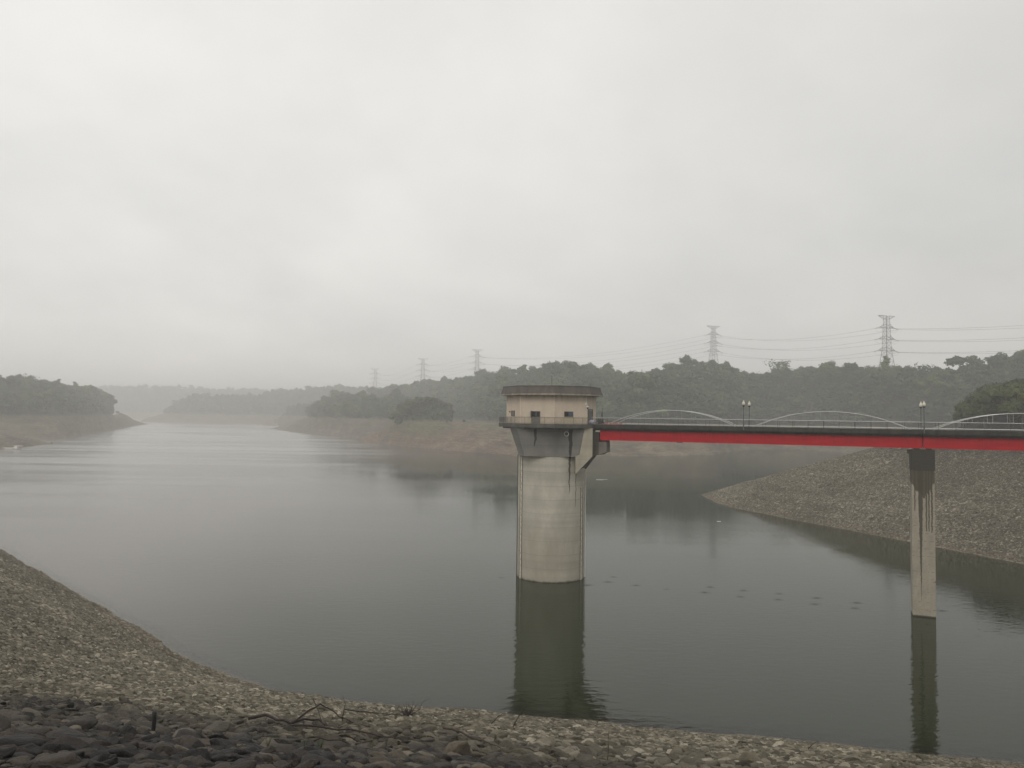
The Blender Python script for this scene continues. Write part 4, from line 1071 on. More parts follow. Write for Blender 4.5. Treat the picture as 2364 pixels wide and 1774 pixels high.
# round outlet in the corbel
yy = TY - 6.72
b = MB()
N = 24; vs = []; fs = []
for rr, dy in ((0.30, -0.30), (0.42, -0.30), (0.42, 0.3), (0.30, 0.3)):
    for k in range(N): an = 2 * PI * k / N; vs.append((9.6 + rr * math.cos(an), yy + dy, 25.9 + rr * math.sin(an)))
for j in range(4):
    for k in range(N): fs.append((j * N + k, j * N + (k + 1) % N, ((j + 1) % 4) * N + (k + 1) % N, ((j + 1) % 4) * N + k))
b.add(vs, fs, True); P_(b, 'outlet_ring', M_GAUGE)
b = MB(); vs = [(9.6 + 0.30 * math.cos(2 * PI * k / N), yy - 0.12, 25.9 + 0.30 * math.sin(2 * PI * k / N)) for k in range(N)]; b.add(vs, [tuple(range(N))]); P_(b, 'outlet_hole', M_BLACK)
# gauge boards with a mark each metre
def gauge(xc, z0, z1, label, digits):
    th = math.asin(max(-1, min(1, (xc - TX) / 6.14))); R_ = 6.14
    def q(dx, r, z): a = th + dx / R_; return (TX + r * math.sin(a), TY - r * math.cos(a), z)
    b = MB(); w = 0.34
    vs = [q(-w, R_, z0), q(w, R_, z0), q(w, R_ - .2, z0), q(-w, R_ - .2, z0), q(-w, R_, z1), q(w, R_, z1), q(w, R_ - .2, z1), q(-w, R_ - .2, z1)]
    b.add(vs, [(0, 3, 2, 1), (4, 5, 6, 7), (0, 1, 5, 4), (1, 2, 6, 5), (2, 3, 7, 6), (3, 0, 4, 7)])
    g = P_(b, 'gauge_board', M_GAUGE, label)
    b = MB(); rs_ = random.Random(3)
    z = z0 + 0.9
    while z < z1 - 0.4:
        for dz, dx0, dx1 in ((0, -0.06, 0.12), (0.12, 0.04, 0.12), (0.22, -0.08, 0.10), (0.5, -0.30, -0.12)):
            if rs_.random() < 0.2: continue
            b.add([q(dx0, R_ + .012, z + dz), q(dx1, R_ + .012, z + dz), q(dx1, R_ + .012, z + dz + .09), q(dx0, R_ + .012, z + dz + .09)], [(0, 1, 2, 3)])
        z += 1.12
    P_(b, 'gauge_mark', M_BLACK, None, g)
    for dx in (-w - 0.06, w + 0.05):
        b = MB(); b.bar(q(dx, R_ + .03, z0), q(dx, R_ + .03, z1), 0.05, 5); P_(b, 'guide_rail', M_STEEL)
gauge(1.90, -1.0, 22.0, 'pale gauge board with dark marks on the left of the shaft', 1)
gauge(12.70, -1.0, 16.4, 'pale gauge board with dark marks on the right of the shaft', 2)
for xx, ml in ((-6.16, M_DARKM), (6.2, M_WHITE)):
    b = MB(); b.bar((TX + xx, TY - 0.6, -1), (TX + xx, TY - 0.6, 19.0 if xx > 0 else 22.0), 0.06, 6); P_(b, 'conduit', ml)

# deck railing: posts as parts, the thin bars as one mass
R8 = octo(9.5)
postm = MB(); postm.box((-0.035, -0.035, 0), (0.035, 0.035, 1.12)); postme = postm.mesh('post'); postme.materials.append(M_STEEL)
rl = MB(); bl = MB()
for k in range(8):
    if k == 1: continue                                        # opening towards the bridge
    A = Vector((*R8[k], 0)); Bq = Vector((*R8[(k + 1) % 8], 0))
    if k == 0: pass
    for zz, r_ in ((ZD1 + 1.12, 0.035), (ZD1 + 0.12, 0.025), (ZD1 + 1.0, 0.015)):
        rl.bar(A + Vector((0, 0, zz)), Bq + Vector((0, 0, zz)), r_, 6)
    for j in range(4):
        q = A.lerp(Bq, j / 4)
        o = make_obj('railing_post', postme, None, tower, (q.x - TX, q.y - TY, ZD1))
        n_ = 13
        for i in range(1, n_):
            q2 = A.lerp(Bq, (j + i / n_) / 4)
            bl.bar(q2 + Vector((0, 0, ZD1 + 0.12)), q2 + Vector((0, 0, ZD1 + 1.0)), 0.012, 3)
P_(rl, 'handrail', M_STEEL)
o = P_(bl, 'baluster', M_STEEL); o['kind'] = 'stuff'

# ------------------------------------------------------------------ footbridge
bridge = empty('footbridge', bp(15, 0, 0), 0, 'red steel girder footbridge with white arched railings running to the intake tower', 'bridge')
OB = bp(15, 0, 0)
def Bp_(b, name, mat, label=None, parent=None):
    b.v = [(x - OB.x, y - OB.y, z) for x, y, z in b.v]
    return b.build(name, mat, parent or bridge, label)
WB = 4.4
S_END = 224
def girder_mat():
    m = Mat('red_paint'); p = m.pos(); x, y, z = m.sep(p)
    n = m.noise(m.scaled(p, (0.25, 0.25, 1.6)), 1.0, 5, 0.6)
    c = m.mix(m.mrange(n, 0.3, 0.7), (0.36, 0.011, 0.017), (0.44, 0.016, 0.025))
    d = m.noise(m.scaled(p, (2.5, 2.5, 0.3)), 1.0, 4, 0.7)
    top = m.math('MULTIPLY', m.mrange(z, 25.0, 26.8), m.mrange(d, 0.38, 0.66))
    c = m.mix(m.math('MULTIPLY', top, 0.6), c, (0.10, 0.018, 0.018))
    m.color(c); m.rough(0.55); m.bs.inputs['Specular IOR Level'].default_value = 0.12; return m.m
M_RED = girder_mat()
def slabedge():
    m = Mat('bridge_deck_edge'); p = m.pos(); x, y, z = m.sep(p)
    n = m.noise(m.scaled(p, (1.5, 1.5, 0.4)), 1.0, 5, 0.65)
    c = m.mix(m.mrange(n, 0.3, 0.7), (0.022, 0.021, 0.017), (0.062, 0.058, 0.048))
    m.color(c); m.rough(0.85); return m.m
M_EDGE = slabedge()
JT = 66.6
joints = [16.6, JT, 116.0, 165.4, S_END]
for i in range(4):
    s0, s1 = joints[i] + (0.06 if i else 0), joints[i + 1] - 0.06
    b = MB(); slabpoly(b, [(s0, 24.91), (s1, 24.91), (s1, 26.60), (s0, 26.60)], 0.75, 1.10)
    slabpoly(b, [(s0, 24.91), (s1, 24.91), (s1, 26.60), (s0, 26.60)], WB - 1.10, WB - 0.75)
    slabpoly(b, [(s0 + .3, 24.95), (s1 - .3, 24.95), (s1 - .3, 25.0), (s0 + .3, 25.0)], 1.10, WB - 1.10)
    slabpoly(b, [(s0, 24.87), (s1, 24.87), (s1, 24.909), (s0, 24.909)], 0.62, 1.22)
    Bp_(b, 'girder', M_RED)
    b = MB(); slabpoly(b, [(s0 - 2.0 if i == 0 else s0, 26.602), (s1, 26.602), (s1, 26.95), (s0 - 2.0 if i == 0 else s0, 26.95)], 0.45, WB - 0.45)
    slabpoly(b, [(s0 - 3.4 if i == 0 else s0, 26.952), (s1, 26.952), (s1, ZD1), (s0 - 3.4 if i == 0 else s0, ZD1)], 0.0, WB)
    Bp_(b, 'deck', M_EDGE)
b = MB()
for s in np.arange(20.5, S_END, 4.9):
    slabpoly(b, [(s, 25.0), (s + .10, 25.0), (s + .10, 26.58), (s, 26.58)], 0.63, 0.748)
Bp_(b, 'stiffener', M_RED)
for s in (30.2, 47.0, 56.6, 78.0, 92.0):
    b = MB(); slabpoly(b, [(s, 24.96), (s + .7, 24.96), (s + .7, 26.55), (s, 26.55)], 0.722, 0.747)
    for zz in np.arange(25.05, 26.5, 0.16):
        for ds in (0.12, 0.58): q = bp(s + ds, 0.72, zz); b.bar(q, bp(s + ds, 0.695, zz), 0.025, 6)
    Bp_(b, 'splice_plate', M_RED)
b = MB(); slabpoly(b, [(30.0, 24.78), (31.0, 24.78), (31.0, 24.868), (30.0, 24.868)], 0.7, 1.1); Bp_(b, 'flange_splice', M_BLACK)
# railings on both sides
pm = MB(); pm.box((-0.03, -0.03, 0), (0.03, 0.03, 1.12)); pme = pm.mesh('railing_post'); pme.materials.append(M_STEEL)
for side, t in ((0, 0.12), (1, WB - 0.12)):
    b = MB(); b.bar(bp(15.2, t, ZD1 + 1.14), bp(S_END, t, ZD1 + 1.14), 0.048, 8, True); Bp_(b, 'handrail', M_BRIGHT)
    b = MB(); b.bar(bp(15.2, t, ZD1 + 0.20), bp(S_END, t, ZD1 + 0.20), 0.045, 6, True); Bp_(b, 'lower_rail', M_BRIGHT)
    s = 16.9
    while s < 112:
        o = make_obj('railing_post', pme, None, bridge, bp(s, t, ZD1) - OB); s += 2.25
    b = MB()
    for s in np.arange(15.4, 112, 0.145):
        b.bar(bp(s, t, ZD1 + 0.2), bp(s, t, ZD1 + 1.1), 0.010, 3)
    o = Bp_(b, 'baluster', M_STEEL); o['kind'] = 'stuff'
    for a0, a1 in ((18.2, 39.7), (42.3, 65.1), (67.9, 90.7), (93.3, 115)):
        pts = []
        for k in range(41):
            q = k / 40; pts.append(bp(a0 + (a1 - a0) * q, t, ZD1 - 0.05 + 2.62 * (4 * q * (1 - q)) ** 0.93))
        b = MB(); b.tube(pts, 0.058, 8); ar = Bp_(b, 'railing_arch', M_BRIGHT)
        b = MB()
        n_ = 9
        for k in range(1, n_):
            q = k / n_; ztop = ZD1 + 2.62 * (4 * q * (1 - q)) ** 0.93
            if ztop > ZD1 + 1.4: b.bar(bp(a0 + (a1 - a0) * q, t, ZD1 + 1.1), bp(a0 + (a1 - a0) * q, t, ztop - 0.05), 0.026 if a0 > 60 else 0.012, 6)
        Bp_(b, 'hanger', M_BRIGHT, None, ar)

# piers
def pier_mat():
    m = Mat('pier_concrete'); p = m.obj(); x, y, z = m.sep(p)
    n1 = m.noise(m.scaled(p, (1, 1, 0.5)), 0.8, 5, 0.6); n2 = m.noise(p, 3.0, 5, 0.65)
    c = m.mix(m.mrange(n1, 0.32, 0.68), (0.27, 0.245, 0.195), (0.37, 0.335, 0.27))
    c = m.mix(m.mrange(n2, 0.4, 0.7, 0, 0.4), c, (0.20, 0.18, 0.14))
    zz = m.math('FRACT', m.math('DIVIDE', m.math('ADD', z, m.math('MULTIPLY', n1, 0.08)), 1.12))
    j = m.math('MULTIPLY', m.mrange(zz, 0.955, 0.97), m.mrange(m.noise(m.scaled(p, (1.3, 1, 0.9)), 1.0, 2), 0.5, 0.54))
    c = m.mix(m.math('MULTIPLY', j, 0.85), c, (0.05, 0.045, 0.035))
    wob = m.math('MULTIPLY', m.math('SUBTRACT', m.noise(m.scaled(p, (0.5, 0.5, 0.9)), 1.0, 5, 0.7), 0.5), 0.40)
    D1 = (0.060, 0.052, 0.034); D2 = (0.040, 0.036, 0.027)
    for x0, w, zt, zb_, tp in ((-0.35, 0.42, 22.5, 2.3, 1.1), (0.38, 0.10, 22.5, 12.6, 0.15), (0.72, 0.09, 22.5, 12.6, 0.15), (1.10, 0.12, 22.5, 12.4, 0.2), (-1.1, 0.08, 21.5, 15.5, 0.2)):
        c = m.mix(m.math('MULTIPLY', streak(m, x, z, x0, w, zt, zb_, wob, tp), 0.92), c, D1)
    # ragged damp field narrowing downwards from the cap
    f = m.math('ADD', m.math('MULTIPLY', m.math('ABSOLUTE', m.math('ADD', x, 0.05)), 1.5), m.math('MULTIPLY', m.noise(m.scaled(p, (2.2, 2, 0.4)), 1.0, 3), 3.5))
    e = m.mrange(m.math('SUBTRACT', z, m.math('ADD', f, 15.7)), -0.05, 0.1)
    c = m.mix(m.math('MULTIPLY', e, 0.9), c, D1)
    f3 = m.math('MULTIPLY', m.mrange(m.noise(m.scaled(p, (0.9, 1, 2.4)), 1.0, 4, 0.6), 0.63, 0.66), m.mrange(x, 0.3, 1.0))
    c = m.mix(m.math('MULTIPLY', f3, 0.8), c, D1)
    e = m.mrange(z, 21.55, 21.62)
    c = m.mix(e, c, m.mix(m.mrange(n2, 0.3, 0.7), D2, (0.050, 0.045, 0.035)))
    wl_ = m.mrange(m.math('ADD', z, m.math('MULTIPLY', n1, 0.3)), 0.28, 0.40, 1.0, 0.0)
    c = m.mix(wl_, c, (0.045, 0.040, 0.028))
    m.color(c); m.rough(0.85); m.bump(n2, 0.02, 0.7); return m.m
M_PIER = pier_mat()
RZ = math.atan2(BU.y, BU.x)
for i, sj in enumerate((JT, 116.0, 165.4)):
    loc = bp(sj, 0.55, 0)
    pr = empty('bridge_pier', loc, RZ, ['square concrete bridge pier with dark run-off stains, standing in the water', 'second bridge pier from the tower', 'third bridge pier from the tower'][i], 'pier', 'bridge piers')
    b = MB(); b.box((-1.52, 0, -9.5), (1.52, 3.1, 21.6)); b.build('shaft', M_PIER, pr)
    b = MB(); b.box((-1.58, -0.05, 21.602), (1.58, 3.2, 24.62)); b.build('cap', M_PIER, pr)
    b = MB(); b.box((-1.85, 0.3, 24.0), (-1.582, 2.9, 24.55)); b.build('bracket', M_DARKCON, pr)
    for dx in (-0.8, 0.8):
        b = MB(); b.box((dx - 0.4, 0.15, 24.622), (dx + 0.4, 0.9, 24.865)); b.build('bearing', M_BLACK, pr)

# lamp posts with a globe each
def lamp(s, t, label):
    q = bp(s, t, 0)
    L = empty('lamp_post', (q.x, q.y, 27.1), RZ, label, 'street lamp', 'globe lamps on the bridge')
    b = MB(); b.lathe([(0.09, 0), (0.09, 1.2), (0.065, 1.25), (0.055, 3.75), (0.05, 3.8)], (0, 0, 0), 10)
    b.box((-0.09, -0.02 if t < 1 else -0.3, 0.05), (0.09, 0.3 if t < 1 else 0.02, 0.25)); b.build('pole', plain('lamp_green', (0.10, 0.115, 0.105), 0.5) if 'lamp_green' not in bpy.data.materials else bpy.data.materials['lamp_green'], L)
    b = MB(); b.lathe([(0.05, 3.78), (0.16, 3.86), (0.20, 4.02), (0.07, 4.03)], (0, 0, 0), 12); b.build('collar', M_DARKM, L)
    b = MB(); b.lathe([(0.12, 4.03), (0.21, 4.12), (0.24, 4.28), (0.21, 4.43), (0.15, 4.54), (0.08, 4.60)], (0, 0, 0), 18); b.build('globe', M_GLOBE, L)
    b = MB(); b.lathe([(0.12, 4.60), (0.13, 4.64), (0.07, 4.70), (0.09, 4.76), (0.03, 4.86)], (0, 0, 0), 10); b.build('finial', M_GLOBE, L)
M_GLOBE = plain('cream_globe', (0.68, 0.64, 0.52), 0.35, 0, 0.04)
lamp(40.95, -0.14, 'cream globe lamp on the near side of the bridge, between the first two arches')
lamp(41.35, WB + 0.14, 'cream globe lamp on the far side of the bridge, between the first two arches')
lamp(66.75, -0.14, 'cream globe lamp on the near side of the bridge, directly above the pier')
lamp(66.75, WB + 0.14, 'cream globe lamp on the far side of the bridge, directly above the pier')

# anti-climb barrier, tarpaulin and pole where the bridge meets the deck
sp = empty('spiked_barrier', bp(16.6, 0.1, ZD1), RZ, 'dark spiked barrier wrapped around the near end of the bridge railing', 'barrier')
rs = random.Random(12)
b = MB()
for k in range(34):
    an = rs.uniform(0.1, PI - 0.1); L_ = rs.uniform(0.7, 1.0)
    b.bar((0, -0.1, 0.1), (math.cos(an) * L_ * 1.1, -0.25 + rs.uniform(-.15, .15), 0.1 + math.sin(an) * L_), 0.018, 4)
b.build('spike', M_DARKM, sp)
b = MB(); b.tube([(math.cos(a) * 0.95, -0.25, 0.1 + math.sin(a) * 0.85) for a in np.linspace(0.05, PI - 0.05, 14)], 0.022, 5); b.tube([(math.cos(a) * 0.6, -0.25, 0.1 + math.sin(a) * 0.5) for a in np.linspace(0.05, PI - 0.05, 12)], 0.018, 5); b.build('hoop', M_DARKM, sp)
b = MB()
bm = bmesh.new(); bmesh.ops.create_icosphere(bm, subdivisions=3, radius=0.5)
for v in bm.verts:
    n_ = noise.noise(v.co * 4) * 0.35 + noise.noise(v.co * 11) * 0.12
    v.co = Vector((v.co.x * 1.1, v.co.y * 0.6, max(-0.38, v.co.z * 0.7))) * (1 + n_)
me = bpy.data.meshes.new('tarpaulin'); bm.to_mesh(me); bm.free()
o = make_obj('tarpaulin_bundle', me, plain('pale_tarp', (0.33, 0.34, 0.42), 0.5, 0, 0.35, 5.0)); o.location = bp(15.35, -0.1, ZD1 + 0.42); o.rotation_euler = (0, 0, RZ)
tag(o, 'pale blue tarpaulin bundle at the corner where the deck meets the bridge', 'tarpaulin')
b = MB(); q = bp(17.2, 0.1, 0)
b.bar((0, 0, 0), (0, 0, 2.85), 0.03, 6); b.bar((-0.1, 0, 1.35), (-0.06, 0, 2.0), 0.075, 6)
o = b.build('signal_mast', M_DARKM); o.location = (q.x, q.y, ZD1); tag(o, 'thin dark mast rising from the spiked barrier', 'mast')
rb = empty('road_barrier', bp(18.9, 0.15, ZD1), RZ, 'faded red low barrier with pale lamps lying along the bridge kerb', 'barrier')
b = MB(); b.box((-1.6, -0.10, 0.02), (1.9, 0.04, 0.26)); b.build('rail', plain('faded_red', (0.36, 0.14, 0.13), 0.7, 0, 0.3, 4), rb)
lm = MB(); lm.lathe([(0.05, -0.02), (0.09, 0.03), (0.07, 0.12), (0.02, 0.15)], (0, 0, 0), 10); lme = lm.mesh('lamp'); lme.materials.append(plain('pale_lamp', (0.62, 0.50, 0.38), 0.4))
for k in range(4): make_obj('lamp', lme, None, rb, (-1.3 + k * 0.85, -0.16, 0.2 if k % 2 else 0.55))

# ------------------------------------------------------------------ pylons and their cables
M_PYL = plain('galvanised_steel', (0.20, 0.20, 0.205), 0.6, 0.3)
def pylon(x, y, ztop, rot, label, sc=1.0, fine=True):
    zb = -8.0
    H_ = 62.0
    t = empty('power_pylon', (x, y, ztop - H_), rot, label, 'pylon', 'lattice power pylons on the hills')
    def w(d): # half width d metres below the top
        return np.interp(d, [0, 4, 33, 62], [1.7, 1.9, 2.9, 6.2])
    b = MB()
    cor = lambda d: [Vector((sx * w(d), sy * w(d), H_ - d)) for sx, sy in ((-1, -1), (1, -1), (1, 1), (-1, 1))]
    lv = [0, 3.4, 8.1, 11.3, 15, 19.2, 22.1, 26, 30, 33.2, 38, 44, 52, 62]
    for i in range(len(lv) - 1):
        A = cor(lv[i]); Bq = cor(lv[i + 1]); th = 0.17 if lv[i] < 30 else 0.22
        for k in range(4):
            b.bar(A[k], Bq[k], th); k2 = (k + 1) % 4
            b.bar(A[k], Bq[k2], 0.085); b.bar(A[k2], Bq[k], 0.085); b.bar(Bq[k], Bq[k2], 0.09)
    b.build('lattice_body', M_PYL, t)
    tips = []
    b = MB(); hw = 9.6
    for s in (-1, 1):
        for sy in (-1, 1):
            b.bar((s * 1.7, sy * 1.7, H_), (s * hw, 0, H_ + 0.1), 0.2); b.bar((s * 1.8, sy * 1.8, H_ - 3.4), (s * hw, 0, H_), 0.17)
        for q in (0.33, 0.66): b.bar((s * (1.7 + (hw - 1.7) * q), 0, H_), (s * (1.8 + (hw - 1.8) * (q - .2)), 0, H_ - 3.4 * (1 - q + .2)), 0.07)
    b.build('crossarm', M_PYL, t)
    for d, dt, hw, hs in ((8.1, 11.2, 8.2, 13.3), (19.2, 22.1, 8.9, 13.9), (30.0, 33.2, 9.8, 14.6)):
        b = MB()
        for s in (-1, 1):
            for sy in (-1, 1):
                wv = w(d); b.bar((s * wv, sy * wv, H_ - d), (s * hw, 0, H_ - dt), 0.20); wv = w(dt); b.bar((s * wv, sy * wv, H_ - dt), (s * hw, 0, H_ - dt - 0.1), 0.22)
            for q in (0.35, 0.7): b.bar((s * (2 + (hw - 2) * q), 0, H_ - dt), (s * (2 + (hw - 2) * q), 0, H_ - d - (dt - d) * q), 0.07)
        b.build('crossarm', M_PYL, t)
        b = MB(); c_ = MB()
        for s in (-1, 1):
            b.bar((s * hw, 0, H_ - dt), (s * hs, 0, H_ - dt - 1.3), 0.26)
            c_.tube([(s * (hs - (hs - 3.2) * q), 0, H_ - dt - 1.2 - 3.6 * math.sin(q * PI) ** 0.8 * (1 - .2 * q)) for q in np.linspace(0, 0.95, 9)], 0.07, 4)
            tips.append((s, H_ - dt - 1.3, hs))
        b.build('insulator_string', M_PYL, t); c_.build('jumper_cable', M_PYL, t)
    mt = Matrix.Translation(t.location) @ Matrix.Rotation(rot, 4, 'Z')
    return [mt @ Vector((s * hs, 0, z)) for s, z, hs in tips]
PY = [(356.2, 720, 129.1, 0.28, 'nearest and tallest power pylon, on the hill above the lamp at the bridge pier'),
      (261.5, 985, 149.7, 0.30, 'second power pylon from the right, above the middle of the bridge'),
      (-59.0, 1270, 139.6, 0.35, 'middle power pylon of the five, on the ridge left of the gatehouse'),
      (-168.5, 1430, 135.6, 0.35, 'fourth power pylon from the right, faint behind the ridge'),
      (-315.9, 1750, 134.4, 0.35, 'farthest power pylon, almost lost in the mist')]
TIPS = [pylon(*p) for p in PY]
# next support to the right, outside the picture, only as cable ends on a pylon of its own
TIPS.insert(0, pylon(640.0, 560, 150.0, 0.2, 'power pylon beyond the right edge of the picture'))
names = ['the unseen pylon at the right', 'the nearest pylon', 'the second pylon', 'the middle pylon', 'the fourth pylon', 'the farthest pylon']
M_CABLE = plain('cable', (0.10, 0.10, 0.10), 0.6)
lvl = ['top', 'middle', 'lowest']
for i in range(5):
    A, Bq = TIPS[i], TIPS[i + 1]
    for j in range(6):
        a, c_ = A[j], Bq[j]
        L_ = (a - c_).length; sag = L_ * (0.030 if i else 0.034)
        n = 28
        b = MB()
        pts = [a.lerp(c_, k / n) - Vector((0, 0, 4 * sag * (k / n) * (1 - k / n))) for k in range(n + 1)]
        o = b.tube([p - a for p in pts], 0.085, 4).build('power_cable', M_CABLE); o.location = a
        tag(o, f'{lvl[j // 2]} {"left" if j % 2 == 0 else "right"}-hand cable sagging between {names[i]} and {names[i + 1]}', 'cable', 'overhead power cables')

# ------------------------------------------------------------------ small things
# white pontoon at the left spit
pt = empty('pontoon', (-361.0, 556.5, 0.0), math.radians(-4), 'long white pontoon with a small canopy moored at the bare spit', 'pontoon')
b = MB(); b.box((-24, -0.9, 0.55), (-4.0, 0.9, 1.0)); b.bar((-4, 0, 0.8), (-1.3, 0, 1.5), 0.35, 4); b.build('walkway', M_WHITE, pt)
b = MB(); b.box((-2.2, -1.6, -0.2), (2.6, 1.6, 0.5)); b.build('float', M_GREYP, pt)
b = MB(); b.box((-1.8, -1.5, 2.3), (3.4, 1.5, 2.6)); b.build('canopy', M_WHITE, pt)
b = MB(); b.box((-1.4, -1.2, 0.5), (0.5, 1.2, 2.3)); b.build('cabin', M_WHITE, pt)

def up_(p, h): return (p[0], p[1], p[2] + h)
def dz(x, y): return float(h_dam(np.array([float(x)]), np.array([float(y)]))[0])
M_WOOD = plain('dead_wood', (0.032, 0.022, 0.020), 0.8, 0, 0.4, 8)
M_TWIG = plain('brown_twig', (0.06, 0.042, 0.032), 0.85, 0, 0.3, 8)
def stick(name, pts, r, r2, label, cat='branch', group='driftwood on the stones', mat=None, parent=None, lift=0.22, raw=False):
    b = MB()
    x0, y0 = pts[0][0], pts[0][1]
    P = []
    for k, q in enumerate(pts):
        z = q[2] if raw else dz(q[0], q[1]) + lift + (q[2] if len(q) > 2 else 0)
        P.append(Vector((q[0], q[1], z)))
    # add bends
    Q = []
    rs_ = random.Random(len(pts) + int(x0 * 10))
    for k in range(len(P) - 1):
        Q.append(P[k])
        if (P[k + 1] - P[k]).length > 0.25:
            Q.append(P[k].lerp(P[k + 1], 0.5) + Vector((rs_.uniform(-.03, .03), rs_.uniform(-.03, .03), rs_.uniform(-.02, .04))))
    Q.append(P[-1])
    o0 = Q[0].copy()
    b.tube([q - o0 for q in Q], r, 6, r2)
    o = b.build(name, mat or M_WOOD, parent); o.location = o0 if parent is None else o0
    if parent is None: tag(o, label, cat, group)
    return o
# root stump with upright tangled roots near the water
RX, RY = -5.2, 40.2
RZ0 = dz(RX, RY) + 0.15
root = empty('tree_root', (RX, RY, RZ0), 0, 'dark dead root clump with long curling shoots near the waterline', 'root')
rs = random.Random(31)
b = MB(); bm = bmesh.new(); bmesh.ops.create_icosphere(bm, subdivisions=3, radius=0.2)
for v in bm.verts: v.co = Vector((v.co.x * 1.1, v.co.y * 0.7, v.co.z * 0.95 + 0.12)) * (1 + 0.5 * noise.noise(v.co * 8))
me = bpy.data.meshes.new('stump'); bm.to_mesh(me); bm.free(); make_obj('stump', me, M_WOOD, root)
b = MB()
for k in range(34):
    an = rs.uniform(-0.5, PI + 0.3); L_ = rs.uniform(0.25, 0.75)
    p1 = Vector((math.cos(an) * L_ * .5 + rs.uniform(-.05, .05), rs.uniform(-.15, .15), abs(math.sin(an)) * L_ * .5 + 0.1)); p2 = p1 * 1.7 + Vector((rs.uniform(-.1, .1), 0, rs.uniform(-.05, .12)))
    b.tube([(rs.uniform(-.12, .12), rs.uniform(-.08, .08), 0.1), p1, p2], 0.016, 4, 0.004)
b.build('small_root', M_WOOD, root)
for pts, r in (([(0.05, 0, .05), (0.3, 0, 0.22), (0.62, .05, 0.42), (0.72, .05, 0.72), (0.86, .05, 0.86), (1.05, .05, 0.93), (1.18, .05, 1.08)], 0.022),
               ([(0.05, 0, .1), (0.2, 0, 0.45), (0.26, 0, 0.7), (0.3, 0, 0.98)], 0.02),
               ([(0.05, 0, .1), (0.35, 0, 0.5), (0.5, 0, 0.72), (0.62, 0, 0.76)], 0.016),
               ([(-.1, 0, .1), (-.35, 0, 0.32), (-.55, 0, 0.36), (-.8, 0, 0.34)], 0.016)):
    b = MB(); b.tube(pts, r, 5, 0.006); b.build('root_shoot', M_WOOD, root)
stick('dead_branch', [(-8.3, 39.3), (-7.4, 39.5), (-6.3, 39.6), (-5.1, 39.7)], 0.035, 0.02, 'thin straight pole lying on the pale stones left of the root clump')
# fallen branch with side shoots
br = empty('fallen_branch', (0, 0, 0), 0, 'long forked dead branch lying on the dark stones at bottom centre', 'branch', 'driftwood on the stones')
mainp = [(-6.75, 20.1), (-6.35, 20.3, .12), (-5.95, 19.9, .05), (-5.55, 19.7, .02), (-5.35, 20.3, .1), (-5.0, 20.5, .1), (-4.8, 20.3, 0)]
stick('branch_stem', mainp, 0.04, 0.02, '', parent=br)
for k, (pts, r) in enumerate((([(-5.5, 19.8, .02), (-5.2, 20.2, .35), (-4.98, 20.5, .52), (-4.75, 20.7, .38), (-4.55, 20.8, .2), (-4.2, 21.0, .05)], 0.025),
                ([(-5.35, 21.2, .55), (-5.1, 20.8, .3), (-4.9, 20.4, .05)], 0.018),
                ([(-5.45, 19.4, 0), (-4.8, 19.5, .05), (-4.3, 19.5, .03), (-3.8, 19.7, .05), (-3.2, 19.6, .0), (-2.6, 19.3, .02)], 0.028),
                ([(-3.9, 15.6, 0), (-3.6, 15.5, .04), (-3.2, 15.6, 0)], 0.02),
                ([(-4.45, 20.8, .1), (-4.4, 20.9, .55), (-4.5, 21.0, .75)], 0.012))):
    stick('side_shoot', pts, r, r * 0.4, '', parent=br)
br2 = [(-1.78, 21.4, .1), (-1.27, 21.1, .1), (-0.81, 20.4, .05), (-0.40, 19.9, .02), (-0.15, 19.2, 0)]
stick('dead_branch', br2, 0.03, 0.012, 'slim grey-brown branch on the dark stones right of the forked branch', mat=M_TWIG)
stick('dead_branch', [(-0.95, 45.5, 0), (-0.6, 45.6, .45), (-0.15, 45.7, .75)], 0.03, 0.012, 'short leaning stick on the pale stones below the tower reflection', mat=M_WOOD)
stick('dead_branch', [(0.25, 35.6, 0), (0.5, 35.7, .5), (0.9, 35.8, 1.1)], 0.025, 0.01, 'upright slanting stick right of the short leaning one', mat=M_WOOD)
stick('dead_branch', [(14.4, 48.4), (15.2, 48.2), (16.2, 47.8)], 0.05, 0.02, 'dark stick lying low on the stones at the lower right', mat=M_WOOD)
stick('dead_branch', [(6.0, 31.0), (6.4, 30.6), (6.75, 30.2)], 0.03, 0.012, 'small bent stick on the stones left of the low dark stick', mat=M_WOOD)
stick('dead_branch', [(17.9, 46.0), (18.2, 46.1, .3), (18.6, 46.2, .5)], 0.03, 0.012, 'tiny slanting stick nearest the right pier reflection', mat=M_WOOD)
o = stick('wooden_stake', [(-7.0, 15.3, -0.2), (-7.0, 15.3, 0.25), (-7.0, 15.3, 0.52)], 0.04, 0.04, '', mat=M_BLACK, lift=0)
tag(o, 'short black stake standing upright among the dark stones at lower left', 'stake'); del o['group']
o = stick('reed_stalk', [(2.5, 19.1, -0.1), (2.5, 19.1, 0.4), (2.51, 19.1, 0.85)], 0.012, 0.006, '', mat=M_TWIG, lift=0)
tag(o, 'single thin reed standing at the bottom edge right of centre', 'reed'); del o['group']
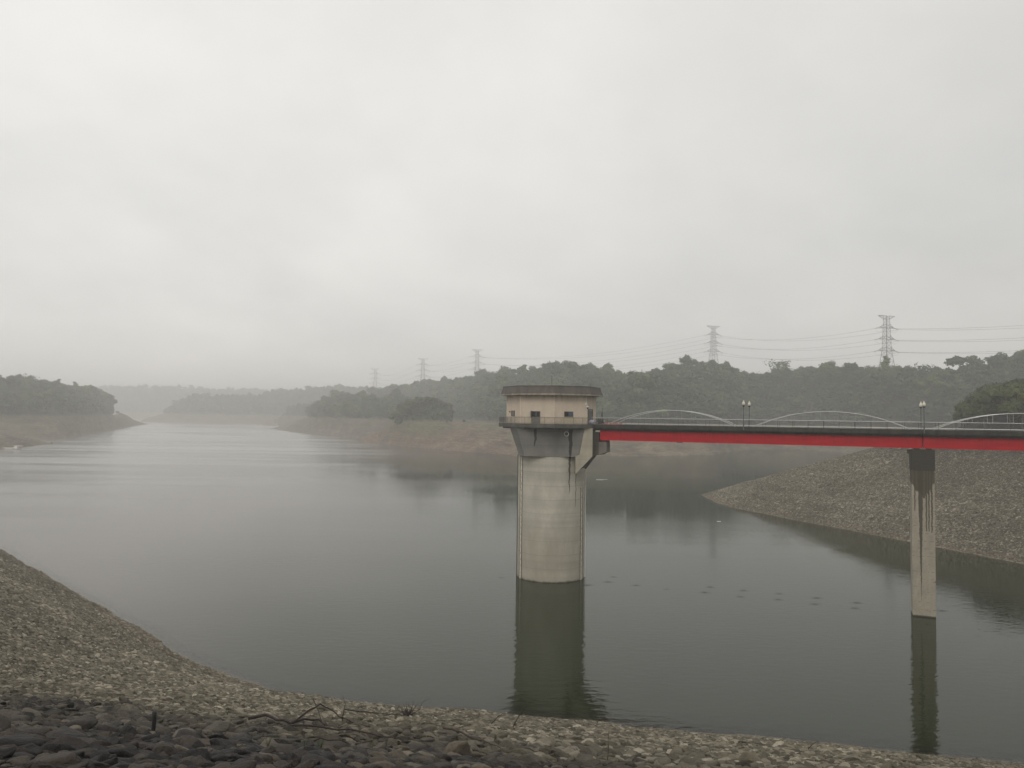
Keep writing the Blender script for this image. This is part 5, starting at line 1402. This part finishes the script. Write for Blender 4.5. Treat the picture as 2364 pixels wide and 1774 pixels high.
# small tufts of grass between the stones
M_GRASS = plain('grass_blade', (0.05, 0.075, 0.025), 0.7)
rs = random.Random(77)
b = MB()
for k in range(46):
    x = rs.uniform(-14, 20); y = rs.uniform(12, 42)
    if abs(x) > 0.66 * y: continue
    z = dz(x, y) + 0.1
    for q in range(rs.randint(5, 14)):
        an = rs.uniform(0, 2 * PI); L_ = rs.uniform(0.12, 0.38)
        dx, dy = math.cos(an) * L_ * .4, math.sin(an) * L_ * .4
        b.add([(x - .006, y, z), (x + .006, y, z), (x + dx, y + dy, z + L_)], [(0, 1, 2)])
tag(b.build('grass_tufts', M_GRASS), 'sparse thin grass growing between the dark stones', kind='stuff')

# disturbed spots on the calm water in a loose line from tower to pier
b = MB()
for (x, y) in [(-1.5, 137.1), (18.8, 139.0), (21.8, 132.3), (26.5, 129.6), (32.5, 127.6), (34.5, 131.7), (39.5, 129.4), (37.6, 124.9), (44.8, 127.4),
               (43.2, 123.3), (50.0, 124.7), (48.0, 120.5), (55.2, 121.8), (53.3, 118.3), (66.2, 117.4), (17.3, 134.7), (13.4, 131.9)]:
    for k in range(2):
        r = (0.22 + 0.3 * k) * (0.6 + 0.7 * ((x * 7.3 + y) % 1)); n = 20; i0 = len(b.v)
        rings = ((r - .12, 0.004), (r, 0.05 - 0.02 * k), (r + .12, 0.004))
        vs = [(x + rr * 1.6 * math.cos(2 * PI * j / n), y + rr * math.sin(2 * PI * j / n), z) for rr, z in rings for j in range(n)]
        b.add(vs, [((q + 1) * n + j, (q + 1) * n + (j + 1) % n, q * n + (j + 1) % n, q * n + j) for q in range(2) for j in range(n)], True)
me = b.mesh('water_rings'); a = me.attributes.new('depth', 'FLOAT', 'POINT'); a.data.foreach_set('value', np.full(len(b.v), 9.0, np.float32))
tag(make_obj('water_rings', me, M_WATER), 'small dark ripples in a loose line between tower and pier', kind='stuff')
# floating foam
b = MB()
for (x, y, w_) in ((42.5, 355.5, 2.6), (41.0, 352, 1.6), (58.8, 215.2, 0.5)):
    b.box((x - w_, y - 0.25, 0.003), (x + w_, y + 0.25, 0.05))
tag(b.build('floating_foam', M_WHITE), 'thin white streaks of foam drifting right of the tower', kind='stuff')

# ------------------------------------------------------------------ haze
def haze():
    b = MB(); b.box((-3600, -350, -13.5), (3600, 4600, 158))
    m = bpy.data.materials.new('haze'); m.use_nodes = True
    t = m.node_tree; t.nodes.clear()
    out = t.nodes.new('ShaderNodeOutputMaterial'); v = t.nodes.new('ShaderNodeVolumePrincipled')
    v.inputs['Density'].default_value = HAZE
    v.inputs['Color'].default_value = (0.995, 0.995, 0.985, 1)
    v.inputs['Anisotropy'].default_value = 0.2
    t.links.new(v.outputs[0], out.inputs['Volume'])
    tag(b.build('haze', m), 'pale morning mist over the whole reservoir', kind='stuff')
haze()
